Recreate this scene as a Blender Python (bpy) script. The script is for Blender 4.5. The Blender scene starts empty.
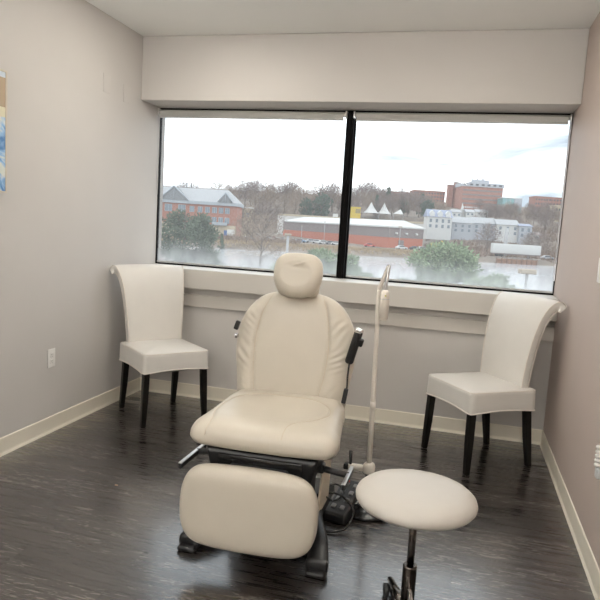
import bpy, math, random
from mathutils import Vector, Matrix
R = math.radians
PI = math.pi
random.seed(7)
SC = bpy.context.scene
COL = SC.collection

# ---------------------------------------------------------------- materials
MATS = {}
def mat(name, c, rough=.5, metal=0., var=.04, scale=40., bump=0., bscale=200., spec=.5, stretch=None, emit=0., coat=0., sheen=0.):
    if name in MATS: return MATS[name]
    m = bpy.data.materials.new(name); m.use_nodes = True
    nt = m.node_tree; N = nt.nodes; L = nt.links
    b = N['Principled BSDF']
    b.inputs['Roughness'].default_value = rough
    b.inputs['Metallic'].default_value = metal
    b.inputs['Specular IOR Level'].default_value = spec
    b.inputs['Coat Weight'].default_value = coat
    tc = N.new('ShaderNodeTexCoord')
    src = tc.outputs['Object']
    if stretch:
        mp = N.new('ShaderNodeMapping'); mp.inputs['Scale'].default_value = stretch
        L.new(src, mp.inputs[0]); src = mp.outputs[0]
    nz = N.new('ShaderNodeTexNoise'); nz.inputs['Scale'].default_value = scale; nz.inputs['Detail'].default_value = 4
    L.new(src, nz.inputs['Vector'])
    cr = N.new('ShaderNodeValToRGB')
    lo = [max(0, x*(1-var)) for x in c]; hi = [min(1, x*(1+var)) for x in c]
    cr.color_ramp.elements[0].position = .3; cr.color_ramp.elements[1].position = .7
    cr.color_ramp.elements[0].color = (*lo, 1); cr.color_ramp.elements[1].color = (*hi, 1)
    L.new(nz.outputs['Fac'], cr.inputs[0]); L.new(cr.outputs[0], b.inputs['Base Color'])
    if bump:
        n2 = N.new('ShaderNodeTexNoise'); n2.inputs['Scale'].default_value = bscale; n2.inputs['Detail'].default_value = 3
        L.new(src, n2.inputs['Vector'])
        bp = N.new('ShaderNodeBump'); bp.inputs['Strength'].default_value = bump; bp.inputs['Distance'].default_value = .01
        L.new(n2.outputs['Fac'], bp.inputs['Height']); L.new(bp.outputs[0], b.inputs['Normal'])
    if emit:
        L.new(cr.outputs[0], b.inputs['Emission Color']); b.inputs['Emission Strength'].default_value = emit
    MATS[name] = m
    return m

# ---------------------------------------------------------------- mesh builder
class MB:
    def __init__(s): s.v = []; s.f = []; s.sm = []
    def add(s, vs, fs, smooth=False, M=None):
        o = len(s.v)
        for p in vs:
            p = Vector(p)
            s.v.append(tuple(M @ p) if M else tuple(p))
        for f in fs:
            s.f.append([i+o for i in f]); s.sm.append(smooth)
        return s
    def box(s, x0, x1, y0, y1, z0, z1, M=None):
        vs = [(x, y, z) for z in (z0, z1) for y in (y0, y1) for x in (x0, x1)]
        fs = [(0,2,3,1), (4,5,7,6), (0,1,5,4), (2,6,7,3), (0,4,6,2), (1,3,7,5)]
        return s.add(vs, fs, False, M)
    def bbox(s, x0, x1, y0, y1, z0, z1, r=.01, M=None, n=3):
        """box with rounded edges (superquadric-ish rings)"""
        hx, hy, hz = (x1-x0)/2, (y1-y0)/2, (z1-z0)/2
        cx, cy, cz = (x0+x1)/2, (y0+y1)/2, (z0+z1)/2
        r = min(r, hx*.999, hy*.999, hz*.999)
        rings = []
        prof = [(-hz, 'c')] 
        levels = []
        for k in range(n+1):
            a = -PI/2 + (PI/2)*k/n
            levels.append((-(hz-r)+r*math.sin(a), r*math.cos(a)))
        for k in range(n+1):
            a = (PI/2)*k/n
            levels.append(((hz-r)+r*math.sin(a), r*math.cos(a)))
        vs = []; ns = 4*(n+1)
        for z, rr in levels:
            for qx, qy, a0 in ((1,1,0), (-1,1,PI/2), (-1,-1,PI), (1,-1,1.5*PI)):
                for k in range(n+1):
                    a = a0 + PI/2*k/n
                    vs.append((cx+qx*(hx-r)+rr*math.cos(a), cy+qy*(hy-r)+rr*math.sin(a), cz+z))
        fs = []
        for i in range(len(levels)-1):
            for j in range(ns):
                a = i*ns+j; b = i*ns+(j+1) % ns
                fs.append((a, b, b+ns, a+ns))
        fs.append(tuple(reversed(range(ns)))); t = (len(levels)-1)*ns; fs.append(tuple(range(t, t+ns)))
        return s.add(vs, fs, True, M)
    def tube(s, pts, r, n=10, cap=True, M=None, closed=False):
        pts = [Vector(p) for p in pts]; m = len(pts)
        rs = r if isinstance(r, (list, tuple)) else [r]*m
        vs = []; fs = []; prev = None
        for i, p in enumerate(pts):
            if closed: t = pts[(i+1) % m]-pts[i-1]
            else: t = pts[min(i+1, m-1)]-pts[max(i-1, 0)]
            t.normalize()
            if prev is None:
                a = Vector((0,0,1)) if abs(t.z) < .9 else Vector((1,0,0))
                u = t.cross(a).normalized()
            else:
                u = (prev - t*prev.dot(t)).normalized()
            prev = u; w = t.cross(u)
            for k in range(n):
                a = 2*PI*k/n
                vs.append(p+u*rs[i]*math.cos(a)+w*rs[i]*math.sin(a))
        for i in range(m if closed else m-1):
            for k in range(n):
                a = i*n+k; b = i*n+(k+1) % n; j = (i+1) % m
                fs.append((a, b, j*n+(k+1) % n, j*n+k))
        if cap and not closed:
            fs.append(tuple(reversed(range(n)))); fs.append(tuple(range((m-1)*n, m*n)))
        return s.add(vs, fs, True, M)
    def lathe(s, prof, n=32, M=None):
        """prof: (r, z) bottom to top; closed with caps when r>0 at the ends"""
        vs = []; fs = []
        for r, z in prof:
            for k in range(n):
                a = 2*PI*k/n; vs.append((r*math.cos(a), r*math.sin(a), z))
        for i in range(len(prof)-1):
            for k in range(n):
                a = i*n+k; b = i*n+(k+1) % n; fs.append((a, b, b+n, a+n))
        fs.append(tuple(reversed(range(n)))); t = (len(prof)-1)*n; fs.append(tuple(range(t, t+n)))
        return s.add(vs, fs, True, M)
    def prism(s, poly, z0, z1, M=None, smooth=False):
        n = len(poly)
        vs = [(x, y, z0) for x, y in poly]+[(x, y, z1) for x, y in poly]
        fs = [tuple(reversed(range(n))), tuple(range(n, 2*n))]
        for i in range(n):
            j = (i+1) % n; fs.append((i, j, j+n, i+n))
        return s.add(vs, fs, smooth, M)
    def grid(s, fn, nu, nv, smooth=True, wrap=False):
        vs = [fn(i, j) for j in range(nv) for i in range(nu)]; fs = []
        for j in range(nv-1):
            for i in range(nu if wrap else nu-1):
                k = (i+1) % nu
                fs.append((j*nu+i, j*nu+k, (j+1)*nu+k, (j+1)*nu+i))
        return s.add(vs, fs, smooth)
    def build(s, name, m, parent=None, loc=None, bevel=0., seg=2, sub=0, angle=True):
        me = bpy.data.meshes.new(name); me.from_pydata(s.v, [], s.f)
        me.polygons.foreach_set('use_smooth', s.sm)
        me.update(); me.validate()
        o = bpy.data.objects.new(name, me); COL.objects.link(o)
        if m: me.materials.append(m)
        if parent: o.parent = parent
        if loc: o.location = loc
        if bevel:
            b = o.modifiers.new('bevel', 'BEVEL'); b.width = bevel; b.segments = seg; b.limit_method = 'ANGLE'; b.angle_limit = R(40)
            me.polygons.foreach_set('use_smooth', [True]*len(me.polygons))
            w = o.modifiers.new('wn', 'WEIGHTED_NORMAL'); w.keep_sharp = False
        if sub:
            q = o.modifiers.new('sub', 'SUBSURF'); q.levels = sub; q.render_levels = sub
        return o

def tag(o, label=None, cat=None, group=None, kind=None):
    if label: o['label'] = label
    if cat: o['category'] = cat
    if group: o['group'] = group
    if kind: o['kind'] = kind
    return o
def empty(name, loc, rz=0., label=None, cat=None, group=None, kind=None):
    o = bpy.data.objects.new(name, None); COL.objects.link(o)
    o.empty_display_size = .1
    o.location = loc; o.rotation_euler.z = rz
    return tag(o, label, cat, group, kind)
def copy_tree(o, parent=None):
    c = o.copy(); COL.objects.link(c)
    if parent: c.parent = parent
    for ch in list(o.children): copy_tree(ch, c)
    return c
def catmull(P, n=8, closed=False):
    P = [Vector(p) for p in P]; m = len(P); out = []
    rng = m if closed else m-1
    for i in range(rng):
        a = P[(i-1) % m] if closed or i > 0 else P[0]*2-P[1]
        b = P[i]; c = P[(i+1) % m]
        d = P[(i+2) % m] if closed or i+2 < m else P[-1]*2-P[-2]
        for k in range(n):
            t = k/n
            out.append(.5*((2*b)+(c-a)*t+(2*a-5*b+4*c-d)*t*t+(3*b-3*c+d-a)*t*t*t))
    if not closed: out.append(P[-1])
    return out
def resample(P, n):
    L = [0.]; m = len(P)
    for i in range(m): L.append(L[-1]+(P[(i+1) % m]-P[i]).length)
    out = []; j = 0
    for k in range(n):
        d = L[-1]*k/n
        while L[j+1] < d: j += 1
        t = (d-L[j])/max(1e-9, L[j+1]-L[j]); out.append(P[j].lerp(P[(j+1) % m], t))
    return out
def cushion(outline, T, Tb, mapfn, disp=None, n=160, rf=40, rb=8, cen=(0, 0), e1=3.2, e2=2.2):
    """upholstered pad: a smooth closed outline, a crowned front of depth T and a back of depth Tb"""
    pts = resample(catmull([(x, y, 0) for x, y in outline], 10, True), n)
    C = Vector((cen[0], cen[1], 0))
    rs = [1-(1-k/rf)**1.9 for k in range(rf+1)]
    rs2 = [1-(k/rb)**1.6 for k in range(1, rb+1)]
    vs = []; fs = []
    def H(r, t): return t*max(0., 1-r**e1)**(1/e2)
    vs.append(None)
    def put(r, q, t, front):
        P = C+(q-C)*r; w = H(r, t)
        if front and disp: w += disp(P.x, P.y, r)
        return mapfn(P.x, P.y, w if front else -w)
    vs[0] = put(0, pts[0], T, True)
    for r in rs[1:]:
        for q in pts: vs.append(put(r, q, T, True))
    for r in rs2[:-1]:
        for q in pts: vs.append(put(r, q, Tb, False))
    vs.append(put(0, pts[0], Tb, False))
    for k in range(n): fs.append((0, 1+k, 1+(k+1) % n))
    rings = len(rs)-1+len(rs2)-1
    for i in range(rings-1):
        for k in range(n):
            a = 1+i*n+k; b = 1+i*n+(k+1) % n; fs.append((a, a+n, b+n, b))
    l = len(vs)-1
    for k in range(n): fs.append((l, 1+(rings-1)*n+(k+1) % n, 1+(rings-1)*n+k))
    mb = MB(); mb.add(vs, fs, True)
    def surf(x, y):
        d = Vector((x, y, 0))-C; a = math.atan2(d.y, d.x)
        best = min(pts, key=lambda q: abs(math.remainder(math.atan2(q.y-C.y, q.x-C.x)-a, 2*PI)))
        r = min(1., d.length/max(1e-6, (best-C).length))
        return H(r, T)+(disp(x, y, r) if disp else 0)
    return mb, surf

# ---------------------------------------------------------------- camera
W, H = 2.994, 2.65
f_px, yaw, pitch, roll = 622.48, -.2503, -.1192, .0602
CAM = Vector((2.3715, -4.3331, 1.3618))
Fv = Vector((math.sin(yaw)*math.cos(pitch), math.cos(yaw)*math.cos(pitch), math.sin(pitch)))
Rv = Fv.cross(Vector((0,0,1))).normalized(); Uv = Rv.cross(Fv)
R2 = Rv*math.cos(roll)+Uv*math.sin(roll); U2 = -Rv*math.sin(roll)+Uv*math.cos(roll)
cd = bpy.data.cameras.new('camera'); cam = bpy.data.objects.new('camera', cd); COL.objects.link(cam)
cd.sensor_width = 36; cd.lens = f_px*36/600; cd.clip_end = 3000; cd.clip_start = .05
cam.matrix_world = Matrix(((R2.x, U2.x, -Fv.x, CAM.x), (R2.y, U2.y, -Fv.y, CAM.y), (R2.z, U2.z, -Fv.z, CAM.z), (0,0,0,1)))
SC.camera = cam
SC.view_settings.view_transform = 'Standard'; SC.view_settings.look = 'None'
SC.view_settings.gamma = 1; SC.view_settings.use_curve_mapping = False; SC.view_settings.exposure = 0.0
SC.cycles.max_bounces = 10; SC.cycles.transparent_max_bounces = 24
SC.cycles.use_denoising = True

# ---------------------------------------------------------------- interior materials
M_wall = mat('paint_greige', (.575, .55, .525), .75, var=.015, scale=3, bump=.05, bscale=350)
M_wallR = mat('paint_mauve', (.50, .415, .37), .6, var=.015, scale=3, bump=.05, bscale=350)
M_ceil = mat('paint_ceiling', (.90, .90, .87), .8, var=.01, scale=3)
M_trim = mat('trim_paint', (.58, .55, .51), .45, var=.015, scale=5)
M_sill = mat('sill_paint', (.60, .575, .535), .35, var=.01, scale=5)
M_base = mat('vinyl_base', (.78, .73, .62), .4, var=.02, scale=8)
M_frame = mat('window_frame_black', (.004, .0035, .0035), .5, var=.1, scale=20, spec=.06)
M_shade = mat('shade_fabric', (.60, .60, .57), .6, var=.03, scale=200)
M_white = mat('white_plastic', (.80, .79, .76), .35, var=.01)
M_dark = mat('dark_slot', (.03, .03, .03), .6)
M_leather = mat('white_leatherette', (.69, .665, .625), .36, var=.015, scale=12, bump=.06, bscale=420)
M_welt = mat('white_welt', (.74, .69, .63), .5, var=.02)
M_ebony = mat('ebony_wood', (.006, .005, .004), .35, spec=.3, var=.3, scale=8, stretch=(12, 12, 1))
M_cream = mat('cream_vinyl', (.54, .495, .42), .34, var=.02, scale=10, bump=.04, bscale=300)
M_seam = mat('cream_seam', (.52, .44, .34), .55, var=.03)
M_black = mat('black_plastic', (.011, .011, .012), .38, var=.1, scale=60)
M_blackg = mat('black_gloss', (.008, .008, .009), .18, var=.1, scale=60)
M_beige = mat('beige_enamel', (.70, .62, .49), .35, var=.02)
M_chrome = mat('chrome', (.62, .62, .64), .12, 1., var=.02)
M_dchrome = mat('dark_chrome', (.11, .098, .09), .16, 1., var=.03)
M_silver = mat('brushed_silver', (.60, .60, .60), .3, 1., var=.03)
M_lampw = mat('lamp_enamel', (.74, .69, .62), .3, var=.01)
M_button = mat('grey_button', (.20, .20, .20), .4, var=.03)
M_red = mat('red_button', (.6, .06, .04), .4)
M_stool = mat('stool_vinyl', (.52, .492, .45), .42, var=.015, scale=12, bump=.04, bscale=350)

def floor_mat():
    m = bpy.data.materials.new('dark_plank_vinyl'); m.use_nodes = True
    nt = m.node_tree; N = nt.nodes; L = nt.links; b = N['Principled BSDF']
    tc = N.new('ShaderNodeTexCoord')
    br = N.new('ShaderNodeTexBrick'); br.offset = .37; br.inputs['Scale'].default_value = 1
    br.inputs['Brick Width'].default_value = 1.22; br.inputs['Row Height'].default_value = .152
    br.inputs['Mortar Size'].default_value = .0012; br.inputs['Mortar Smooth'].default_value = .3
    br.inputs['Color1'].default_value = (0, 0, 0, 1); br.inputs['Color2'].default_value = (1, 1, 1, 1); br.inputs['Mortar'].default_value = (.5, .5, .5, 1)
    L.new(tc.outputs['Object'], br.inputs['Vector'])
    sep = N.new('ShaderNodeVectorMath'); sep.operation = 'MULTIPLY'; sep.inputs[1].default_value = (0, 0, 40)
    L.new(br.outputs['Color'], sep.inputs[0])
    ad = N.new('ShaderNodeVectorMath'); ad.operation = 'ADD'; L.new(tc.outputs['Object'], ad.inputs[0]); L.new(sep.outputs[0], ad.inputs[1])
    def noise(sc, scale, det, dist=0):
        mp = N.new('ShaderNodeMapping'); mp.inputs['Scale'].default_value = sc; L.new(ad.outputs[0], mp.inputs[0])
        n = N.new('ShaderNodeTexNoise'); n.inputs['Scale'].default_value = scale; n.inputs['Detail'].default_value = det; n.inputs['Distortion'].default_value = dist
        L.new(mp.outputs[0], n.inputs['Vector']); return n
    g = noise((1.6, 26, 1), 2.2, 7, .6)         # grain
    fl = noise((4, 20, 1), 3, 5, 1.6)           # fine flecks
    big = noise((.9, 5, 1), 1.6, 3, .4)
    cr = N.new('ShaderNodeValToRGB'); e = cr.color_ramp.elements
    e[0].position = .3; e[0].color = (.005, .0038, .003, 1); e[1].position = .72; e[1].color = (.028, .021, .017, 1)
    L.new(g.outputs['Fac'], cr.inputs[0])
    # pale cerused flecks
    r2 = N.new('ShaderNodeValToRGB'); r2.color_ramp.elements[0].position = .53; r2.color_ramp.elements[1].position = .63
    L.new(fl.outputs['Fac'], r2.inputs[0])
    r3 = N.new('ShaderNodeValToRGB'); r3.color_ramp.elements[0].position = .48; r3.color_ramp.elements[1].position = .58
    L.new(big.outputs['Fac'], r3.inputs[0])
    mu = N.new('ShaderNodeMath'); mu.operation = 'MULTIPLY'; L.new(r2.outputs[0], mu.inputs[0]); L.new(r3.outputs[0], mu.inputs[1])
    mu2 = N.new('ShaderNodeMath'); mu2.operation = 'MULTIPLY'; mu2.inputs[1].default_value = .8; L.new(mu.outputs[0], mu2.inputs[0])
    mx = N.new('ShaderNodeMix'); mx.data_type = 'RGBA'; L.new(mu2.outputs[0], mx.inputs[0]); L.new(cr.outputs[0], mx.inputs[6]); mx.inputs[7].default_value = (.19, .17, .155, 1)
    mm = N.new('ShaderNodeMix'); mm.data_type = 'RGBA'; L.new(br.outputs['Fac'], mm.inputs[0]); L.new(mx.outputs[2], mm.inputs[6]); mm.inputs[7].default_value = (.008, .007, .006, 1)
    L.new(mm.outputs[2], b.inputs['Base Color'])
    rr = N.new('ShaderNodeMapRange'); rr.inputs[3].default_value = .20; rr.inputs[4].default_value = .36
    L.new(g.outputs['Fac'], rr.inputs[0]); L.new(rr.outputs[0], b.inputs['Roughness'])
    b.inputs['Specular IOR Level'].default_value = 1.0; b.inputs['IOR'].default_value = 1.5
    b.inputs['Coat Weight'].default_value = 1.0; b.inputs['Coat Roughness'].default_value = .16
    bp = N.new('ShaderNodeBump'); bp.inputs['Strength'].default_value = .25; bp.inputs['Distance'].default_value = .002
    L.new(g.outputs['Fac'], bp.inputs['Height']); L.new(bp.outputs[0], b.inputs['Normal'])
    return m
M_floor = floor_mat()

def glass_mat():
    """window glass with an even veil mixed in for outdoor haze and a ring of condensation that is thickest along the bottom edge"""
    m = bpy.data.materials.new('veiled_glass'); m.use_nodes = True
    nt = m.node_tree; N = nt.nodes; L = nt.links
    for n in list(N): N.remove(n)
    out = N.new('ShaderNodeOutputMaterial')
    tr = N.new('ShaderNodeBsdfTransparent'); tr.inputs[0].default_value = (.97, .985, .98, 1)
    gl = N.new('ShaderNodeBsdfGlossy'); gl.inputs['Roughness'].default_value = .02
    fr = N.new('ShaderNodeFresnel'); fr.inputs[0].default_value = 1.35
    mg = N.new('ShaderNodeMixShader'); L.new(fr.outputs[0], mg.inputs[0]); L.new(tr.outputs[0], mg.inputs[1]); L.new(gl.outputs[0], mg.inputs[2])
    df = N.new('ShaderNodeBsdfTranslucent'); df.inputs[0].default_value = (.95, .98, 1, 1)
    tc = N.new('ShaderNodeTexCoord')
    mp = N.new('ShaderNodeMapping'); mp.inputs['Scale'].default_value = (5, 5, 2.6); L.new(tc.outputs['Object'], mp.inputs[0])
    nz = N.new('ShaderNodeTexNoise'); nz.inputs['Scale'].default_value = 2.5; nz.inputs['Detail'].default_value = 5; L.new(mp.outputs[0], nz.inputs['Vector'])
    sx = N.new('ShaderNodeSeparateXYZ'); L.new(tc.outputs['Object'], sx.inputs[0])
    # object z = height above the bottom edge of the pane
    r = N.new('ShaderNodeMapRange'); r.interpolation_type = 'SMOOTHSTEP'
    r.inputs[1].default_value = .0; r.inputs[2].default_value = .22; r.inputs[3].default_value = .34; r.inputs[4].default_value = 0.
    L.new(sx.outputs['Z'], r.inputs[0])
    n2 = N.new('ShaderNodeMapRange'); n2.inputs[1].default_value = .3; n2.inputs[2].default_value = .7; n2.inputs[3].default_value = .6; n2.inputs[4].default_value = 1.1
    L.new(nz.outputs['Fac'], n2.inputs[0])
    mu = N.new('ShaderNodeMath'); mu.operation = 'MULTIPLY'; L.new(r.outputs[0], mu.inputs[0]); L.new(n2.outputs[0], mu.inputs[1])
    ad = N.new('ShaderNodeMath'); ad.operation = 'ADD'; ad.inputs[1].default_value = HAZE_VEIL; L.new(mu.outputs[0], ad.inputs[0])
    mf = N.new('ShaderNodeMixShader'); L.new(ad.outputs[0], mf.inputs[0]); L.new(mg.outputs[0], mf.inputs[1]); L.new(df.outputs[0], mf.inputs[2])
    L.new(mf.outputs[0], out.inputs[0])
    return m
HAZE_VEIL = .12  # even veil over the panes, stands in for aerial haze outdoors
M_glass = glass_mat()

# ---------------------------------------------------------------- room shell
YB = -6.2         # rear wall
DW = .20          # window plane
ST = tag
tag(MB().box(-.15, W+.15, YB-.15, .235, -.12, 0).build('floor', M_floor), kind='structure')
tag(MB().box(-.15, W+.15, YB-.15, .235, H, H+.15).build('ceiling', M_ceil), kind='structure')
tag(MB().box(-.15, 0, YB-.15, .235, 0, H).build('wall_left', M_wall), kind='structure')
tag(MB().box(W, W+.15, YB-.15, .235, 0, H).build('wall_right', M_wallR), kind='structure')
tag(MB().box(0, W, YB-.15, YB, 0, H).build('wall_rear', M_wall), kind='structure')
tag(MB().box(0, W, 0, .235, 0, .86).build('wall_far', M_wall), kind='structure')
tag(MB().box(0, W, -.10, .235, 2.200, H).build('trim_1', M_wall, bevel=.006), 'greige soffit box above the window', kind='structure')
tag(MB().box(0, W, -.075, .19, .845, .992).build('trim_2', M_sill, bevel=.008, seg=3), 'deep painted window sill box', kind='structure')
tag(MB().box(0, W, -.022, 0, .705, .80).build('trim_3', M_trim, bevel=.004), 'painted rail board below the sill', kind='structure')
# cove base: thin board with a small toe
def baseboard(name, x0, y0, x1, y1, nx, ny):
    d = Vector((x1-x0, y1-y0, 0)); n = Vector((nx, ny, 0))
    prof = [(0, 0), (.014, 0), (.013, .006), (.0085, .014), (.007, .022), (.006, .097), (.003, .1016), (0, .1016)]
    vs = []; fs = []; m = len(prof)
    for t in (0, 1):
        for a, z in prof:
            p = Vector((x0, y0, 0))+d*t+n*a; vs.append((p.x, p.y, z))
    for i in range(m):
        j = (i+1) % m; fs.append((i, j, j+m, i+m))
    fs.append(tuple(range(m))); fs.append(tuple(range(m, 2*m)))
    mb = MB().add(vs, fs)
    o = mb.build(name, M_base)
    bm_fix(o); tag(o, kind='structure')
import bmesh
def bm_fix(o):
    bm = bmesh.new(); bm.from_mesh(o.data); bmesh.ops.recalc_face_normals(bm, faces=bm.faces); bm.to_mesh(o.data); bm.free()
baseboard('baseboard_left', 0, YB, 0, 0, 1, 0)
baseboard('baseboard_right', W, 0, W, YB, -1, 0)
baseboard('baseboard_far', 0, 0, W, 0, 0, -1)
baseboard('baseboard_rear', W, YB, 0, YB, 0, 1)

# window: one black aluminium frame, a mullion and two panes
win = empty('window_1', (0, DW, .99), kind='structure')
ZB, ZT = .992, 2.158
WX = 1.512
fr = MB()
fr.box(0, W, -.003, .034, -.01, .012); fr.box(0, W, -.003, .034, 1.190, 1.213)
fr.box(0, .005, -.003, .034, .012, 1.19); fr.box(W-.005, W, -.003, .034, .012, 1.19)
fr.build('window_frame', M_frame, win, bevel=.002)
ml = MB(); ml.box(WX-.026, WX+.026, -.03, .034, .0, 1.19); ml.box(WX-.036, WX+.036, .005, .03, .0, 1.19)
ml.box(WX-.012, WX+.012, -.042, -.03, .0, 1.19)
ml.build('mullion', M_frame, win, bevel=.003)
MB().box(W-.012, W-.006, -.03, -.003, .10, 1.185).build('jamb_glare', mat('glare_white', (.86, .87, .92), .25), win)  # pale strip coloured as sky glare on the black jamb
gb = MB(); gb.box(.006, W-.006, .012, .017, .012, .026)
gb.build('glazing_bead', mat('grey_bead', (.55, .56, .56), .4), win)
for x0, x1 in ((.003, WX-.03), (WX+.03, W-.003)):
    g = MB().add([(x0, .02, 0), (x1, .02, 0), (x1, .02, 1.185), (x0, .02, 1.185)], [(0, 1, 2, 3)]).build('window_pane', M_glass, win)
    g.location.z = .006
# outside wall around the opening so daylight only comes through the glass
tag(MB().box(-.6, W+.6, .235, .29, -1.5, .985).box(-.6, W+.6, .235, .29, 2.205, 3.2).box(-.6, -.0, .235, .29, .985, 2.205).box(W, W+.6, .235, .29, .985, 2.205).build('trim_4', mat('facade_panel', (.35, .33, .31), .7)), kind='structure')

# roller shades, pulled up: fascia roll + hanging hem
for i, (x0, x1, lb) in enumerate(((.016, WX-.035, 'rolled-up grey window shade over the left pane'), (WX+.035, W-.02, 'rolled-up grey window shade over the right pane'))):
    t = empty('roller_shade', ((x0+x1)/2, DW-.035, 2.184), 0, lb, 'window shade', 'roller shades at the window head')
    h = (x1-x0)/2
    MB().tube([(-h, 0, -.018), (h, 0, -.018)], .017, 20).build('shade_roll', M_shade, t)
    MB().box(-h+.012, h-.012, -.018, -.0165, -.052, -.015).build('shade_cloth', M_shade, t)
    MB().bbox(-h+.010, h-.010, -.0225, -.012, -.064, -.050, .004).build('hem_bar', mat('hem_bar', (.62, .62, .60), .3), t)
    for sx in (-1, 1):
        MB().bbox(sx*h-.006+sx*.006, sx*h+.006+sx*.006, -.018, .026, -.045, .006, .004).build('bracket', M_silver if i else M_white, t)
    sx = 1 if i else -1
    ch = MB(); L = .95 if i else .62
    for dy in (-.012, .012):
        n = int(L/.012)
        for k in range(n):
            z = -.03-k*.012
            ch.add([(sx*(h+.004)+a, dy+b, z+c) for a, b, c in ((.0028,0,0), (-.0028,0,0), (0,.0028,0), (0,-.0028,0), (0,0,.0035), (0,0,-.0035))],
                   [(0,2,4), (2,1,4), (1,3,4), (3,0,4), (2,0,5), (1,2,5), (3,1,5), (0,3,5)], True)
        ch.tube([(sx*(h+.004), dy, -.02), (sx*(h+.004), dy, -.03-L)], .0012, 5)
    ch.build('pull_chain', M_silver, t)

# ---------------------------------------------------------------- wall fittings
def plate(name, loc, rz, label, cat, parts):
    t = empty(name, loc, rz, label, cat)
    MB().bbox(-.035, .035, -.006, 0, -.0575, .0575, .003).build('cover_plate', M_white, t)
    parts(t); return t
def outlet_parts(t):
    for z in (.02, -.02):
        o = MB().bbox(-.017, .017, -.0085, -.004, z-.0145, z+.0145, .003).build('socket', M_white, t)
        s = MB()
        for x in (-.0065, .0065): s.box(x-.001, x+.001, -.0089, -.008, z-.001, z+.0075)
        s.lathe([(.0022, 0), (.0022, .0009)], 10, Matrix.Translation((0, -.008, z-.007)) @ Matrix.Rotation(R(90), 4, 'X'))
        s.build('slots', M_dark, o)
    MB().lathe([(.0022, 0), (.0022, .001)], 10, Matrix.Translation((0, -.006, 0)) @ Matrix.Rotation(R(90), 4, 'X')).build('screw', M_silver, t)
plate('wall_outlet', (0, -1.099, .468), R(90), 'white duplex power outlet low on the left wall', 'outlet', outlet_parts)
def switch_parts(t):
    MB().bbox(-.0165, .0165, -.009, -.004, -.033, .033, .002).build('rocker', M_white, t)
plate('wall_switch', (W, -1.195, 1.238), R(-90), 'white switch plate on the mauve right wall at the picture edge', 'switch', switch_parts)
# coiled white cord hanging by the right wall
t = empty('coiled_cord', (W, -1.74, .442), 0, 'white coiled cord hanging on the mauve right wall low at the picture edge', 'cord')
pts = []
for k in range(5*14+1):
    a = k/14*2*PI; pts.append((-.028+.015*math.cos(a), .015*math.sin(a), .045+.018*k/14))
MB().tube(pts, .0082, 8).build('coil', M_white, t)
MB().bbox(-.042, -.0, -.018, .018, -.0, .045, .008).build('wall_socket', mat('pale_grey_plastic', (.55, .57, .58), .4), t)
for (y, z, lb) in ((-.552, 2.215, 'painted-over blank cover plate high on the left wall, nearer the camera'), (-.30, 2.20, 'painted-over blank cover plate high on the left wall, nearer the window')):
    p_ = MB().bbox(0, .003, y-.045, y+.045, z-.06, z+.06, .0025).build('blank_cover_plate', M_wall); tag(p_, lb, 'cover plate', 'painted cover plates')

# picture on the left wall
def art_mat():
    m = bpy.data.materials.new('abstract_blue_print'); m.use_nodes = True
    nt = m.node_tree; N = nt.nodes; L = nt.links; b = N['Principled BSDF']
    tc = N.new('ShaderNodeTexCoord'); sp = N.new('ShaderNodeSeparateXYZ'); L.new(tc.outputs['Object'], sp.inputs[0])
    wv = N.new('ShaderNodeTexNoise'); wv.inputs['Scale'].default_value = 5.5; wv.inputs['Distortion'].default_value = 2.5; wv.inputs['Detail'].default_value = 2
    L.new(tc.outputs['Object'], wv.inputs['Vector'])
    cr = N.new('ShaderNodeValToRGB'); cr.color_ramp.elements[0].position = .35; cr.color_ramp.elements[0].color = (.06, .2, .48, 1)
    cr.color_ramp.elements[1].position = .62; cr.color_ramp.elements[1].color = (.72, .74, .70, 1)
    e = cr.color_ramp.elements.new(.5); e.color = (.3, .5, .75, 1)
    L.new(wv.outputs['Fac'], cr.inputs[0])
    c2 = N.new('ShaderNodeValToRGB'); c2.color_ramp.interpolation = 'CONSTANT'
    E = c2.color_ramp.elements; E[0].position = 0; E[0].color = (1, 1, 1, 1)
    E[1].position = .62; E[1].color = (0, 0, 0, 1)
    nz = N.new('ShaderNodeMath'); nz.operation = 'MULTIPLY_ADD'; nz.inputs[1].default_value = 1/.62; nz.inputs[2].default_value = .5
    L.new(sp.outputs['Z'], nz.inputs[0]); L.new(nz.outputs[0], c2.inputs[0])
    c3 = N.new('ShaderNodeValToRGB'); c3.color_ramp.interpolation = 'CONSTANT'
    E = c3.color_ramp.elements; E[0].position = 0; E[0].color = (.70, .66, .5, 1); E[1].position = .70; E[1].color = (.42, .32, .22, 1)
    q = E.new(.94); q.color = (.6, .68, .78, 1)
    L.new(nz.outputs[0], c3.inputs[0])
    mx = N.new('ShaderNodeMix'); mx.data_type = 'RGBA'; L.new(c2.outputs[0], mx.inputs[0]); L.new(c3.outputs[0], mx.inputs[6]); L.new(cr.outputs[0], mx.inputs[7])
    L.new(mx.outputs[2], b.inputs['Base Color']); b.inputs['Roughness'].default_value = .4
    return m
t = empty('wall_picture', (0, -1.965, 1.748), 0, 'abstract blue and tan picture hung on the left wall at the picture edge', 'picture')
MB().bbox(.001, .022, -.45, .45, -.31, .31, .004).build('canvas', art_mat(), t)
MB().box(.022, .026, .441, .450, -.31, .31).box(.022, .026, -.45, -.441, -.31, .31).box(.022, .026, -.441, .441, .301, .31).box(.022, .026, -.441, .441, -.31, -.301).build('edge_strip', mat('art_edge', (.6, .54, .45), .5), t)

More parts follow.
